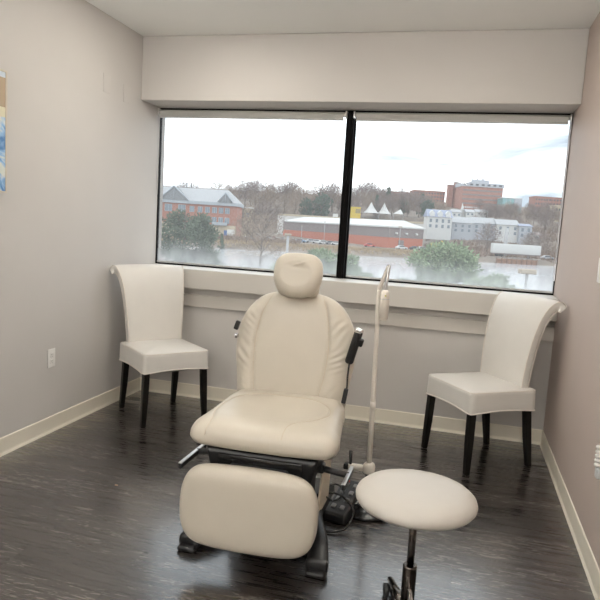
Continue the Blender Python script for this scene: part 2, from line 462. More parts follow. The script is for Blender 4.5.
# downlights, then added fill lights out of view
M_glow = mat('led_glow', (1, .93, .83), .5, emit=260.)
def downlight(x, y, lb):
    t = empty('recessed_downlight', (x, y, H), 0, lb, 'ceiling light', 'recessed downlights')
    MB().lathe([(.085, -.004), (.088, -.002), (.088, 0)], 40).lathe([(.0, -.006), (.066, -.006), (.085, -.004), (.066, -.004)], 40).build('trim_ring', M_white, t)
    MB().lathe([(.064, -.0075), (.064, -.0055)], 40).build('diffuser', M_glow, t)
downlight(.80, -.90, 'round recessed ceiling light nearest the left of the window')
downlight(2.2, -1.25, 'round recessed ceiling light nearest the right of the window')
def globe(x, y, lb, power):  # unseen globes added behind the camera to fill the room with light
    t = empty('fill_globe', (x, y, H), 0, lb, 'ceiling light', 'added fill globes')
    MB().lathe([(.006, -.25), (.006, -.03), (.07, -.028), (.075, -.02), (.075, 0)], 32).build('canopy', M_white, t)
    MB().lathe([(.001, -.50)]+[(.14*math.sin(PI*k/16), -.36-.14*math.cos(PI*k/16)) for k in range(1, 16)]+[(.02, -.218)], 32).build('glass_globe', mat('fill_globe_glow', (1, .965, .92), .4, emit=power), t)
globe(.75, -5.3, 'added opal globe fill light behind the camera on the left', 72)
globe(2.3, -5.3, 'added opal globe fill light behind the camera on the right', 72)
def sconce(x, y, sx, lb):  # unseen uplights added on the side walls to brighten the ceiling
    t = empty('fill_uplight', (x, y, 2.0), 0, lb, 'fill light', 'added fill uplights')
    MB().lathe([(.02, -.12), (.05, -.11), (.10, -.03), (.12, .02), (.115, .02), (.09, -.03)], 28, Matrix.Translation((sx*.14, 0, 0))).build('bowl', M_white, t)
    MB().box(min(0, sx*.06), max(0, sx*.06), -.03, .03, -.08, -.03).build('bracket', M_white, t)
    MB().lathe([(.05, -.012), (.10, -.010), (.10, -.008), (.0, -.008)], 28, Matrix.Translation((sx*.14, 0, 0))).build('lamp_disc', mat('fill_uplight_glow', (1, .965, .92), .4, emit=UPL), t)
UPL = 430
sconce(0, -2.75, 1, 'added bowl-shaped fill uplight on the left wall beside the camera')
sconce(W, -2.75, -1, 'added bowl-shaped fill uplight on the right wall beside the camera')
# ---------------------------------------------------------------- parsons chairs
def parsons_chair():
    t = empty('dining_chair', (0, 0, 0))
    # local frame: front = -y, seat centre at origin
    hw = .233
    # seat block with a domed top and a scalloped (arched) lower hem
    n = 20; y0, y1 = -.245, .225
    def top(x, y): return .480+.020*(1-min(1, abs(x)/hw)**2.5)*(1-min(1, abs((y-(y0+y1)/2)/((y1-y0)/2)))**2.5)
    def hem(s): return .355+.014*math.sin(PI*min(1, max(0, s)))
    m = MB(); N_ = 24
    # rings around perimeter
    per = []
    for k in range(N_): per.append((-hw+2*hw*k/N_, y0, k/N_))
    for k in range(N_): per.append((hw, y0+(y1-y0)*k/N_, k/N_))
    for k in range(N_): per.append((hw-2*hw*k/N_, y1, k/N_))
    for k in range(N_): per.append((-hw, y1-(y1-y0)*k/N_, k/N_))
    def rc(x, y, ins, rad):      # inset + rounded plan corners
        cx, cy = 0, (y0+y1)/2; a, b = hw-ins, (y1-y0)/2-ins; rad = max(.002, rad-ins)
        X = max(-a, min(a, x*a/hw)); Y = max(-b, min(b, (y-cy)*b/((y1-y0)/2)))
        ex = abs(X)-(a-rad); ey = abs(Y)-(b-rad)
        if ex > 0 and ey > 0:
            l = math.hypot(ex, ey)
            if l > rad: X = math.copysign(a-rad+ex*rad/l, X); Y = math.copysign(b-rad+ey*rad/l, Y)
        return X, Y+cy
    rings = []
    prof = [(.012, -.001, 'h'), (0, 0, 'h'), (-.002, .010, 'h'), (-.002, .04, 'h'), (0, .095, 'h')]
    vs = []; fs = []; NP = len(per)
    for ins, dz, _ in prof:
        for x, y, s in per:
            X, Y = rc(x, y, ins, .03); vs.append((X, Y, hem(s)+dz))
    for k in range(7):
        a = PI/2*k/6; ins = .022*(1-math.cos(a)); z = .464+.022*math.sin(a)
        for x, y, s in per:
            X, Y = rc(x, y, ins, .03); vs.append((X, Y, z+.006*math.sin(a)*0))
    for k in range(1, 11):
        fct = 1-k/11
        for x, y, s in per:
            X, Y = rc(x, y, .022, .03); X *= fct; Y = (Y-(y0+y1)/2)*fct+(y0+y1)/2
            vs.append((X, Y, .486+.020*(1-fct**2.6)))
    nr = len(vs)//NP
    for i in range(nr-1):
        for k in range(NP): a = i*NP+k; b = i*NP+(k+1) % NP; fs.append((a, b, b+NP, a+NP))
    fs.append(tuple(range((nr-1)*NP, nr*NP))); fs.append(tuple(reversed(range(NP))))
    m.add(vs, fs, True); seat = m.build('seat', M_leather, t)
    w = MB(); w.tube([(rc(x, y, -.003, .03)[0], rc(x, y, -.003, .03)[1], hem(s)+.002) for x, y, s in per], .0042, 8, closed=True)
    w.build('hem_welt', M_welt, seat)
    w = MB(); w.tube([(rc(x, y, .004, .03)[0], rc(x, y, .004, .03)[1], .479) for x, y, s in per], .0028, 8, closed=True)
    w.build('top_welt', M_welt, seat)
    # backrest: a slab lofted along a curve that rises, leans and rolls over backwards at the top
    spine = catmull([(.160, .45, 0), (.163, .55, 0), (.173, .66, 0), (.190, .77, 0), (.214, .865, 0), (.244, .935, 0), (.272, .972, 0), (.297, .982, 0), (.313, .966, 0)], 8)
    def halfw(s): return .198+.077*max(0, (s-.1)/.9)**1.25
    def thick(s): return .054+.012*max(0, (s-.75)/.25)
    ns = len(spine); cs = 24
    vs = []; fs = []; edge = {-1: [], 1: []}; edgef = {-1: [], 1: []}
    for i, p in enumerate(spine):
        a = spine[max(0, i-1)]; b = spine[min(ns-1, i+1)]; d = (b-a).normalized(); nrm = Vector((-d.y, d.x, 0))  # towards the front/up
        s = i/(ns-1); hwid = halfw(s); th = thick(s)*(1 if i < ns-2 else .8)
        sec = []
        for k in range(cs):
            an = 2*PI*k/cs; ca, sa = math.cos(an), math.sin(an)
            x = hwid*math.copysign(abs(ca)**.12, ca); q = th/2*math.copysign(abs(sa)**.42, sa)
            q += (.010*(1-(x/hwid)**2) if sa > 0 else 0)
            sec.append((x, p.x-nrm.x*0+nrm.x*q, p.y+nrm.y*q))
        vs += sec
        for sg in (-1, 1):
            edge[sg].append((sg*(hwid-.004), p.x+nrm.x*th*.47, p.y+nrm.y*th*.47))
            edgef[sg].append((sg*(hwid-.004), p.x-nrm.x*th*.47, p.y-nrm.y*th*.47))
    for i in range(ns-1):
        for k in range(cs): a = i*cs+k; b = i*cs+(k+1) % cs; fs.append((a, a+cs, b+cs, b))
    fs.append(tuple(range(cs))); fs.append(tuple(reversed(range((ns-1)*cs, ns*cs))))
    back = MB().add(vs, fs, True).build('backrest', M_leather, t); bm_fix(back)
    w = MB()
    for sg in (-1, 1): w.tube(edge[sg], .0036, 8); w.tube(edgef[sg], .0036, 8)
    w.build('edge_welt', M_welt, back)
    # legs: tapered square, front ones straight, rear ones raked back
    def leg(x, y, dx, dy):
        s = MB(); vs = []
        for z, h, f in ((.362, .0205, 0), (.18, .0195, .45), (0, .0155, 1)):
            for a, b in ((-1,-1), (1,-1), (1,1), (-1,1)): vs.append((x+dx*f+a*h, y+dy*f+b*h, z))
        fs = [(3,2,1,0), (8,9,10,11)]
        for i in (0, 4):
            for k in range(4): fs.append((i+k, i+(k+1) % 4, i+4+(k+1) % 4, i+4+k))
        s.add(vs, fs); o = s.build('leg', M_ebony, t, bevel=.004); bm_fix(o)
    for sx in (-1, 1):
        leg(sx*.204, -.213, sx*.016, -.012); leg(sx*.19, .192, sx*.006, .05)
    return t
ch = parsons_chair()
ch.location = (.433, -.474, 0); ch.rotation_euler.z = R(50)
tag(ch, 'white leatherette chair with black legs in the left corner beside the window', 'chair', 'white parsons chairs by the window')
c2 = copy_tree(ch)
c2.location = (2.553, -.442, 0); c2.rotation_euler.z = R(-54)
tag(c2, 'white leatherette chair with black legs in the right corner by the mauve wall', 'chair', 'white parsons chairs by the window')

# ---------------------------------------------------------------- exam chair
ex = empty('exam_chair', (1.65, -1.75, 0), 0, 'cream vinyl medical exam chair with headrest in the middle of the room', 'exam chair')
TR = Matrix.Rotation(R(2.5), 4, 'Z')     # the swivelled top
def exm(fn): return lambda u, v, w: tuple(TR @ Vector(fn(u, v, w)))
# base on the floor: rear plate, two splayed front runners ending in rounded feet
b = MB(); b.bbox(-.20, .20, -.10, .42, .012, .085, .03); b.build('base_plate', M_black, ex)
for sx in (-1, 1):
    run = catmull([(sx*.16, .10, .06), (sx*.20, -.05, .075), (sx*.245, -.18, .065), (sx*.268, -.27, .040), (sx*.273, -.315, .030)], 6)
    nr = len(run); mb = MB(); vs = []; fs = []; cs = 16
    for i, p in enumerate(run):
        s = i/(nr-1); wd = .036+.012*s; ht = .055-.027*s
        if i == nr-1: wd *= .8; ht *= .6
        for k in range(cs):
            a = 2*PI*k/cs; ca, sa = math.cos(a), math.sin(a)
            vs.append((p.x+wd*math.copysign(abs(ca)**.6, ca), p.y, max(.002, p.z+ht*math.copysign(abs(sa)**.6, sa))))
    for i in range(nr-1):
        for k in range(cs): a_ = i*cs+k; b_ = i*cs+(k+1) % cs; fs.append((a_, b_, b_+cs, a_+cs))
    fs.append(tuple(reversed(range(cs)))); fs.append(tuple(range((nr-1)*cs, nr*cs)))
    o = mb.add(vs, fs, True).build('foot', M_black, ex); bm_fix(o)
    q = MB().bbox(sx*.273-.040, sx*.273+.040, -.345, -.27, .0, .022, .010); q.build('foot_pad', M_black, o)
# lift column and its beige side shrouds
c = MB(); c.bbox(-.14, .14, -.05, .22, .08, .36, .02); c.build('lift_column', M_black, ex)
for sx in (-1, 1):
    s = MB(); poly = [(-.02, .10), (.20, .10), (.22, .40), (.10, .42)]
    s.prism(poly, -.006, .006, Matrix.Translation((sx*.205, -.02, 0)) @ Matrix.Rotation(R(90), 4, 'Z') @ Matrix.Rotation(R(90), 4, 'X') )
    s.build('side_shroud', M_beige, ex, bevel=.003)
# housing under the seat
h = MB()
sec = [(-.30, .225, .352, .437), (-.285, .235, .345, .452), (-.10, .245, .335, .462), (.22, .235, .34, .475), (.24, .22, .36, .46)]
vs = []; fs = []
for y, hw, z0, z1 in sec:
    vs += [TR @ Vector(q) for q in ((-hw*.88, y, z0), (hw*.88, y, z0), (hw, y, z1), (-hw, y, z1))]
for i in range(len(sec)-1):
    for k in range(4): fs.append((i*4+k, i*4+(k+1) % 4, (i+1)*4+(k+1) % 4, (i+1)*4+k))
fs.append((3,2,1,0)); k = (len(sec)-1)*4; fs.append((k, k+1, k+2, k+3))
o = h.add(vs, fs).build('underseat_housing', M_black, ex, bevel=.012, seg=3); bm_fix(o)
p = MB(); p.bbox(-.175, .175, -.306, -.29, .362, .432, .006, TR); p.build('front_cover', M_blackg, o)

# seat cushion: (u,v) = plan, w = up
seat_out = [(-.300, -.18), (-.308, -.26), (-.285, -.318), (-.20, -.338), (0, -.345), (.20, -.338), (.285, -.318), (.308, -.26), (.300, -.18), (.285, -.02), (.272, .14), (.22, .225), (0, .235), (-.22, .225), (-.272, .14), (-.285, -.02)]
seam_pts = catmull([(-.215, -.328, 0), (-.212, -.24, 0), (-.235, -.17, 0), (-.262, -.06, 0), (-.255, .03, 0), (-.19, .12, 0), (0, .15, 0), (.19, .12, 0), (.25, .02, 0), (.245, -.06, 0), (.215, -.14, 0), (.145, -.20, 0), (.118, -.25, 0), (.112, -.328, 0)], 8)
seam_pts = catmull([(-.225, -.333, 0), (-.222, -.26, 0), (-.242, -.17, 0), (-.245, -.08, 0), (-.225, .0, 0), (-.18, .07, 0), (-.10, .115, 0), (0, .12, 0), (.10, .115, 0), (.18, .07, 0), (.225, -.0, 0), (.225, -.08, 0), (.18, -.16, 0), (.13, -.205, 0), (.095, -.255, 0), (.088, -.340, 0)], 8)
def segdist(x, y, P):
    d = 9.
    for i in range(0, len(P)-1):
        a, b_ = P[i], P[i+1]; ex_, ey = b_.x-a.x, b_.y-a.y; l = ex_*ex_+ey*ey
        t_ = max(0, min(1, ((x-a.x)*ex_+(y-a.y)*ey)/l)) if l else 0
        d = min(d, math.hypot(x-a.x-ex_*t_, y-a.y-ey*t_))
    return d
def seat_disp(x, y, r):
    g = segdist(x, y, seam_pts)
    dish = -.014*max(0, 1-(x/.22)**2)*max(0, 1-((y+.02)/.2)**2)
    return dish-.004*math.exp(-(g/.007)**2)+.012*max(0, 1-abs(y+.10)/.25)*0
def seat_map(u, v, w):
    z0 = .487+.05*(v+.345)
    fold = 0
    return (u, v, z0+w)
mb, srf = cushion(seat_out, .078, .042, exm(seat_map), seat_disp, n=200, rf=70, e1=5.5, e2=2.6, cen=(0, -.06))
seat = mb.build('seat', M_cream, ex)
MB().tube([TR @ Vector(seat_map(q.x, q.y, srf(q.x, q.y)+.0004)) for q in seam_pts], .0016, 6).build('seam', M_seam, seat)

# backrest: u across, v up the slope, w forward
LEAN = R(9)
def back_map(u, v, w):
    w2 = w-.02*(abs(u)/.27)**2.2*0
    y = .205+v*math.sin(LEAN)-w2*math.cos(LEAN)
    z = .525+v*math.cos(LEAN)+w2*math.sin(LEAN)
    return (u, y, z)
bo = [(-.262, .0), (-.275, .12), (-.289, .22), (-.284, .325), (-.250, .42), (-.182, .493), (-.09, .524), (0, .53), (.09, .524), (.182, .493), (.250, .42), (.284, .325), (.289, .22), (.275, .12), (.262, .0), (.24, -.03), (0, -.035), (-.24, -.03)]
sL = catmull([(-.122, .512, 0), (-.162, .42, 0), (-.185, .29, 0), (-.183, .14, 0), (-.165, .0, 0)], 10)
sR = catmull([(.118, .512, 0), (.150, .42, 0), (.168, .29, 0), (.158, .14, 0), (.128, .0, 0)], 10)
def back_disp(x, y, r):
    g = min(segdist(x, y, sL), segdist(x, y, sR))
    d = -.0045*math.exp(-(g/.006)**2)
    ax = abs(x)
    S_ = sL if x < 0 else sR; lim = abs(min(S_, key=lambda q: abs(q.y-y)).x)
    if ax > lim+.004:
        e = min(1, (ax-lim)/.05)*(1-r**8)
        d += .010*math.sin(PI*min(1, (ax-lim)/.1))*(1-r**6)
        # gathered wrinkles, fanning up from the outer edge
        ph = (y-.75*(ax-lim))*165+3*math.sin(y*23+x*9)
        amp = .0065*e*max(0, math.sin((y-.02)*PI/.48))
        d += amp*math.sin(ph)*(.6+.4*math.sin(y*37))
    return d
mb, srf = cushion(bo, .060, .045, exm(back_map), back_disp, n=220, rf=70, e1=5, e2=2.4, cen=(0, .24))
back = mb.build('backrest', M_cream, ex)
for S in (sL, sR):
    MB().tube([TR @ Vector(back_map(q.x, q.y, srf(q.x, q.y)+.0004)) for q in S], .0015, 6).build('seam', M_seam, back)
# headrest: rounded pillow with a shallow dent
def head_map(u, v, w):
    L2 = R(14)
    y = .215-w*math.cos(L2)+v*math.sin(L2); z = 1.125+v*math.cos(L2)+w*math.sin(L2)
    return (u, y, z)
ho = [(-.116, .02), (-.109, -.035), (-.082, -.078), (-.038, -.099), (0, -.103), (.038, -.099), (.082, -.078), (.109, -.035), (.116, .02), (.106, .072), (.072, .102), (.03, .109), (0, .110), (-.03, .109), (-.072, .102), (-.106, .072)]
def head_disp(x, y, r):
    q = math.hypot(x/.075, (y-.005)/.06)
    d = -.013*max(0, 1-q*q)
    d += .0035*math.exp(-((y-.052-.3*(x-.02)-2*x*x)/.006)**2)*math.exp(-((x-.015)/.035)**2)
    d -= .0025*math.exp(-((y-.036+.1*x)/.010)**2)*math.exp(-((x+.0)/.05)**2)
    return d
mb, srf = cushion(ho, .062, .030, exm(head_map), head_disp, n=140, rf=50, e1=3.4, e2=2.3)
head = mb.build('headrest', M_cream, ex)
MB().bbox(-.10, .10, .20, .27, 1.03, 1.14, .03, TR).build('headrest_backing', M_cream, head)
MB().box(-.035, .035, .245, .262, .86, 1.10, TR).build('headrest_bar', M_silver, head)
MB().bbox(-.19, .19, .27, .305, .52, .96, .015, TR @ Matrix.Translation((0, .0, 0))).build('back_shell', M_beige, back)
# leg rest: u across, v up, w forward
def leg_map(u, v, w):
    L3 = R(6)
    u -= .018; y = -.375-w*math.cos(L3)+v*math.sin(L3)*.8; z = .252+v*math.cos(L3)
    return (u, y, z)
lo = [(-.280, .0), (-.272, .075), (-.240, .130), (-.17, .156), (0, .163), (.17, .156), (.240, .130), (.272, .075), (.280, 0), (.272, -.08), (.240, -.137), (.17, -.163), (0, -.170), (-.17, -.163), (-.240, -.137), (-.272, -.08)]
mb, srf = cushion(lo, .055, .035, exm(leg_map), None, n=160, rf=30, e1=6, e2=2.6)
lr = mb.build('leg_rest', M_cream, ex)
MB().bbox(-.12, .12, -.345, -.28, .30, .40, .01, TR).build('leg_rest_hinge', M_black, lr)
# side arms carrying bright-topped bars
for sx, xb, ya, yb in ((-1, -.322, -.325, -.065), (1, .350, -.275, -.070)):
    a = MB()
    a.tube([(sx*.17, -.12, .372), (sx*.25, -.135, .362), (xb, -.15, .357)], .0135, 12)
    if sx < 0: a.tube([(-.19, -.03, .385), (-.27, -.05, .375), (xb, -.085, .36)], .008, 8)
    a.bbox(sx*.225-.02, sx*.225+.02, -.155, -.105, .345, .385, .01)
    o = a.build('side_arm', M_black, ex)
    hb = MB().bbox(xb-.007, xb+.007, ya, yb, .342, .366, .005).build('bar', M_black, o)
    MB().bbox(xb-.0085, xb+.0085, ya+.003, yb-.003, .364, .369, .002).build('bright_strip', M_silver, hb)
# hand pendant clipped to the right of the backrest, and catch on the left
pn = MB(); MM = TR @ Matrix.Translation((.289, .19, .835)) @ Matrix.Rotation(R(14), 4, 'Y') @ Matrix.Scale(1.25, 4)
pn.bbox(-.016, .016, -.018, .012, -.075, .060, .012, MM)
pn.bbox(-.012, .028, -.014, .008, .0, .03, .006, MM)
hp = pn.build('hand_pendant', M_blackg, ex)
MB().bbox(-.017, .017, -.020, .0, .045, .066, .008, MM).build('pendant_tip', M_chrome, hp)
MB().tube([TR @ Vector(q) for q in catmull([(.270, .185, .745), (.268, .18, .69), (.268, .178, .63), (.262, .18, .60)], 6)], .004, 8).build('pendant_cable', M_blackg, hp)
MB().bbox(-.010, .010, -.01, .01, -.035, .035, .004, TR @ Matrix.Translation((.262, .172, .595)) @ Matrix.Rotation(R(8), 4, 'Y')).build('pendant_plug', M_black, hp)
lt = MB().bbox(-.011, .011, -.01, .01, -.022, .022, .005, TR @ Matrix.Translation((-.280, .20, .872)) @ Matrix.Rotation(R(18), 4, 'Y')).build('backrest_catch', M_black, ex)
MB().bbox(-.010, .010, -.01, .01, -.011, .011, .007, TR @ Matrix.Translation((-.279, .195, .822))).build('catch_knob', M_chrome, lt)

# ---------------------------------------------------------------- foot control, lamp, cables
fc = empty('foot_control', (1.925, -1.49, 0), R(-12), 'black foot control with rows of grey buttons on the floor beside the exam chair', 'foot control')
P_ = MB()
vs = [(-.06, -.13, 0), (.06, -.13, 0), (.06, .13, 0), (-.06, .13, 0), (-.055, -.125, .045), (.055, -.125, .045), (.055, .125, .12), (-.055, .125, .12)]
P_.add(vs, [(3,2,1,0), (4,5,6,7), (0,1,5,4), (1,2,6,5), (2,3,7,6), (3,0,4,7)])
P_.build('control_housing', M_black, fc, bevel=.012, seg=3)
TM = Matrix.Translation((0, 0, .0825)) @ Matrix.Rotation(math.atan2(.075, .25), 4, 'X')
for i in range(4):
    for j in (-1, 1):
        q = MB().bbox(j*.022-.011, j*.022+.011, -.095+i*.055, -.068+i*.055, -.002, .007, .005, TM); q.build('button', M_button, fc)
MB().lathe([(.005, 0), (.005, .006)], 12, TM @ Matrix.Translation((-.022, .108, 0))).build('indicator', M_red, fc)
lp = empty('exam_lamp', (2.02, -1.40, 0), 0, 'slim white gooseneck exam lamp on a black round base behind the stool', 'lamp')
MB().lathe([(.150, 0), (.155, .008), (.15, .018), (.128, .024), (.126, .055), (.118, .066), (.04, .072), (.022, .09)], 48).build('base', M_blackg, lp)
MB().tube([(0, 0, .07), (0, 0, .19)], .016, 16).build('lower_post', M_black, lp)
MB().tube([(0, 0, .18), (-.004, 0, .50), (-.012, 0, .9), (-.018, 0, 1.045), (-.014, -.0, 1.09)], [.013, .0125, .0105, .010, .009], 16).build('pole', M_lampw, lp)
MB().tube([(-.0035, 0, .50), (-.0045, 0, .54)], .0138, 16).build('pole_collar', M_lampw, lp)
MB().tube(catmull([(-.015, 0, 1.085), (-.002, -.004, 1.125), (.012, -.01, 1.165), (.024, -.018, 1.197)], 6), [.0095]*19, 12).build('neck', M_lampw, lp)
MB().tube(catmull([(.024, -.018, 1.200), (.026, -.026, 1.190), (.022, -.036, 1.14), (.018, -.040, 1.09)], 6), .0075, 10).build('drop_bar', M_silver, lp)
hd = MB().lathe([(.013, 1.085), (.019, 1.078), (.021, 1.05), (.0215, 1.045)], 24, Matrix.Translation((.019, -.041, 0))).lathe([(.022, .955), (.0225, 1.04), (.0215, 1.046)], 24, Matrix.Translation((.019, -.041, 0))).lathe([(.018, .945), (.022, .957)], 24, Matrix.Translation((.019, -.041, 0))).build('lamp_head', M_lampw, lp)
MB().lathe([(.0226, 1.043), (.0232, 1.045), (.0226, 1.047)], 24, Matrix.Translation((.019, -.041, 0))).build('head_ring', M_silver, hd)
MB().lathe([(.004, 0), (.004, .004)], 10, Matrix.Translation((.024, -.062, 1.062)) @ Matrix.Rotation(R(90), 4, 'X')).build('indicator', mat('olive_led', (.45, .42, .08), .4), hd)
cl = MB().bbox(-.03, .03, -.028, .028, .175, .235, .022).bbox(-.105, -.02, -.016, .016, .185, .215, .012).build('pole_clamp', M_lampw, lp)
MB().tube([(-.09, -.004, .17), (-.094, -.004, .28)], [.006, .009], 10).bbox(-.125, -.1, -.02, .02, .185, .215, .008).build('clamp_knob', M_blackg, cl)
cb = MB()
pts = catmull([(1.80, -1.40, .02), (1.86, -1.52, .10), (1.93, -1.60, .13), (1.99, -1.62, .08), (1.97, -1.68, .02), (1.90, -1.72, .008), (1.82, -1.70, .006), (1.76, -1.66, .010)], 10)
cb.tube(pts, .0055, 8)
pts = catmull([(1.79, -1.46, .05), (1.84, -1.60, .12), (1.90, -1.64, .12), (1.93, -1.56, .13), (1.88, -1.50, .14), (1.82, -1.55, .12), (1.80, -1.62, .07), (1.77, -1.70, .008)], 10)
cb.tube(pts, .0045, 8)
tag(cb.build('power_cable', M_blackg), 'black cable looped on the floor between the exam chair and the foot control', 'cable')

# ---------------------------------------------------------------- stool
st = empty('stool', (2.293, -2.335, 0), 0, 'round cream stool on a dark chrome gas lift in the foreground', 'stool')
MB().lathe([(.0, .474), (.165, .474), (.189, .480), (.1965, .490), (.198, .500), (.193, .512), (.179, .524), (.145, .532), (.10, .536), (.05, .5375), (.001, .538)], 72).build('seat', M_stool, st)
MB().lathe([(.06, .455), (.09, .462), (.10, .476)], 48).build('seat_board', M_black, st)
MB().lathe([(.0125, .25), (.0125, .46)], 20).build('gas_rod', M_dchrome, st)
MB().lathe([(.023, .07), (.0235, .258), (.0225, .264), (.0145, .264)], 28).build('gas_cylinder', M_dchrome, st)
MB().lathe([(.034, .06), (.034, .10), (.026, .115)], 28).build('hub', M_dchrome, st)
for k in range(5):
    a = 2*PI*k/5+R(109); d = Vector((math.cos(a), math.sin(a), 0))
    lg = MB().tube([d*.02+Vector((0,0,.09)), d*.14+Vector((0,0,.082)), d*.24+Vector((0,0,.068))], [.018, .015, .011], 10).build('base_leg', M_dchrome, st)
    M4 = Matrix.Translation(d*.235) @ Matrix.Rotation(a, 4, 'Z')
    MB().lathe([(.006, -.022), (.026, -.02), (.026, -.006), (.008, -.004), (.008, .004), (.026, .006), (.026, .02), (.006, .022)], 20, M4 @ Matrix.Translation((0, 0, .026)) @ Matrix.Rotation(R(90), 4, 'X')).tube([M4 @ Vector((0, 0, .026)), M4 @ Vector((0, 0, .07))], .006, 8).build('caster', M_black, lg)
MB().tube([Vector(q) for q in catmull([(.004, -.018, .19), (.01, -.05, .187), (.015, -.09, .18), (.018, -.12, .175), (.02, -.14, .17)], 6)], .008, 10).build('height_lever', M_chrome, st)
# crumb on the floor
tag(MB().bbox(-.008, .008, -.005, .005, 0, .004, .002, Matrix.Translation((.78, -1.63, 0))).build('paper_scrap', mat('tan_paper', (.5, .36, .26), .7)), 'tiny tan paper scrap on the dark floor left of the exam chair', 'scrap')
# ---------------------------------------------------------------- sky
w = bpy.data.worlds.new('sky'); SC.world = w; w.use_nodes = True
nt = w.node_tree; N = nt.nodes; L = nt.links
bg = N['Background']
tc = N.new('ShaderNodeTexCoord'); mp = N.new('ShaderNodeMapping'); mp.inputs['Scale'].default_value = (1.6, 1.6, 9); mp.inputs['Location'].default_value = SKYLOC = (.35, .1, .2)
L.new(tc.outputs['Generated'], mp.inputs[0])
nz = N.new('ShaderNodeTexNoise'); nz.inputs['Scale'].default_value = 1.9; nz.inputs['Detail'].default_value = 5; nz.inputs['Distortion'].default_value = .4
L.new(mp.outputs[0], nz.inputs['Vector'])
cr = N.new('ShaderNodeValToRGB'); e = cr.color_ramp.elements
e[0].position = .36; e[0].color = (.235, .28, .325, 1); e[1].position = .58; e[1].color = (.93, .97, 1, 1)
L.new(nz.outputs['Fac'], cr.inputs[0]); L.new(cr.outputs[0], bg.inputs[0]); bg.inputs[1].default_value = 2.8

# ---------------------------------------------------------------- the view: metres from the window, ground far below the room
Fh = Vector((math.sin(yaw), math.cos(yaw), 0)); Sh = Vector((math.cos(yaw), -math.sin(yaw), 0)); RZ = -yaw
EYE = CAM.z
def at(u, v, t):
    d = Fv*f_px+R2*(u-300)+U2*(300-v); k = t/(d.dot(Fh)); return CAM+d*k
def world(s, t, z): p = CAM+Sh*s+Fh*t; return Vector((p.x, p.y, z))
def st_of(p): d = p-CAM; return d.dot(Sh), d.dot(Fh)
def bank(s): return 184+.17*max(-70, min(70, s))
PROF = [(-8, -8.5), (60, -8.2), (76, -7.0), (84, -7.6)]
def interp(P, x):
    if x <= P[0][0]: return P[0][1]
    for (a, b), (c, d) in zip(P, P[1:]):
        if x <= c: return b+(d-b)*(x-a)/(c-a)
    return P[-1][1]
def ground(s, t):
    tb = bank(s)
    if t < tb-2: z = interp(PROF, t)
    else:
        right = max(0, min(1, (s-52)/14))
        P = [(tb-2, -7.6), (tb, -6.3), (tb+3, -5.1), (236, -5.0), (262, -4.6+1.0*right), (282, -4.2+4.8*right), (322, -3.5+9.5*right), (345, 9.5), (420, 14), (550, 23), (650, 32), (760, 39), (1100, 44)]
        z = interp(P, t)
    return z+.25*math.sin(s*.31+t*.17)*math.sin(t*.23-s*.11)*min(1, max(0, (t-200)/40))
def O(name, c, **k): return mat('view_'+name, tuple(min(.85, x*.56) for x in c), k.pop('rough', .8), **k)
V_ground = O('ground', (.33, .265, .21), var=.35, scale=.12)
V_brick = O('brick', (.60, .275, .20), var=.12, scale=3)
V_brick2 = O('brick_far', (.55, .27, .21), var=.12, scale=.6)
V_orange = O('orange_brick', (.76, .25, .155), var=.1, scale=2)
V_mauve = O('mauve_cladding', (.36, .30, .29), var=.05)
V_white = O('white', (.95, .95, .93), var=.03)
V_pale = O('pale_wall', (1.1, 1.08, 1.04), var=.03)
V_cream = O('cream_wall', (.80, .68, .50), var=.04)
V_groof = O('grey_roof', (.62, .63, .65), var=.05, scale=1, stretch=(8, 1, 1))
V_gable = O('gable', (.36, .38, .40), var=.06)
V_fascia = O('fascia', (.62, .67, .72), var=.03)
V_pane = O('pane', (.30, .36, .42), rough=.25, var=.1)
V_dpane = O('dark_pane', (.12, .13, .15), rough=.3, var=.1)
V_blue = O('blue_roof', (.48, .53, .68), var=.06)
V_gwall = O('grey_wall', (.66, .69, .75), var=.04)
V_teal = O('teal_glass', (.34, .62, .64), rough=.25, var=.1, scale=.3)
V_metal = O('pole_grey', (.62, .62, .62), var=.05)
V_bark = O('bark', (.22, .17, .14), var=.2)
V_twig = O('twig', (.33, .245, .22), var=.3, scale=.5)
V_twig2 = O('twig_tan', (.44, .33, .25), var=.3, scale=.5)
V_ever = O('evergreen', (.15, .20, .125), var=.4, scale=.8)
V_pine = O('pine', (.36, .47, .27), var=.4, scale=1.2)
V_dark = O('dark_fir', (.12, .175, .13), var=.35, scale=.5)
V_reed = O('reeds', (.56, .42, .26), var=.3, scale=.6)
V_scrub = O('scrub', (.36, .25, .19), var=.35, scale=.5)
V_tyre = O('tyre', (.05, .05, .05), var=.1)

# terrain and pond
tg = [-8, 20, 40, 60, 70, 78, 86, 110, 140, 160]+[164+2.5*i for i in range(22)]+[222+5*i for i in range(30)]+[380+20*i for i in range(22)]+[850, 950, 1100]
nS = 71
def tfn(i, j):
    t = tg[j]; s = (i-35)/35*(t*.62+60); return world(s, t, ground(s, t))
tag(MB().grid(tfn, nS, len(tg)).build('hillside', V_ground), kind='structure')
def pond_mat():
    m = mat('pond_water', (.50, .52, .545), .12, var=.05, scale=.1, bump=.02, bscale=.6); return m
tag(MB().add([world(-150, 76, -6.6), world(150, 76, -6.6), world(150, 205, -6.6), world(-150, 205, -6.6)], [(0, 1, 2, 3)]).build('pond', pond_mat()), 'pale pond between the near bank and the far car parks', kind='structure')

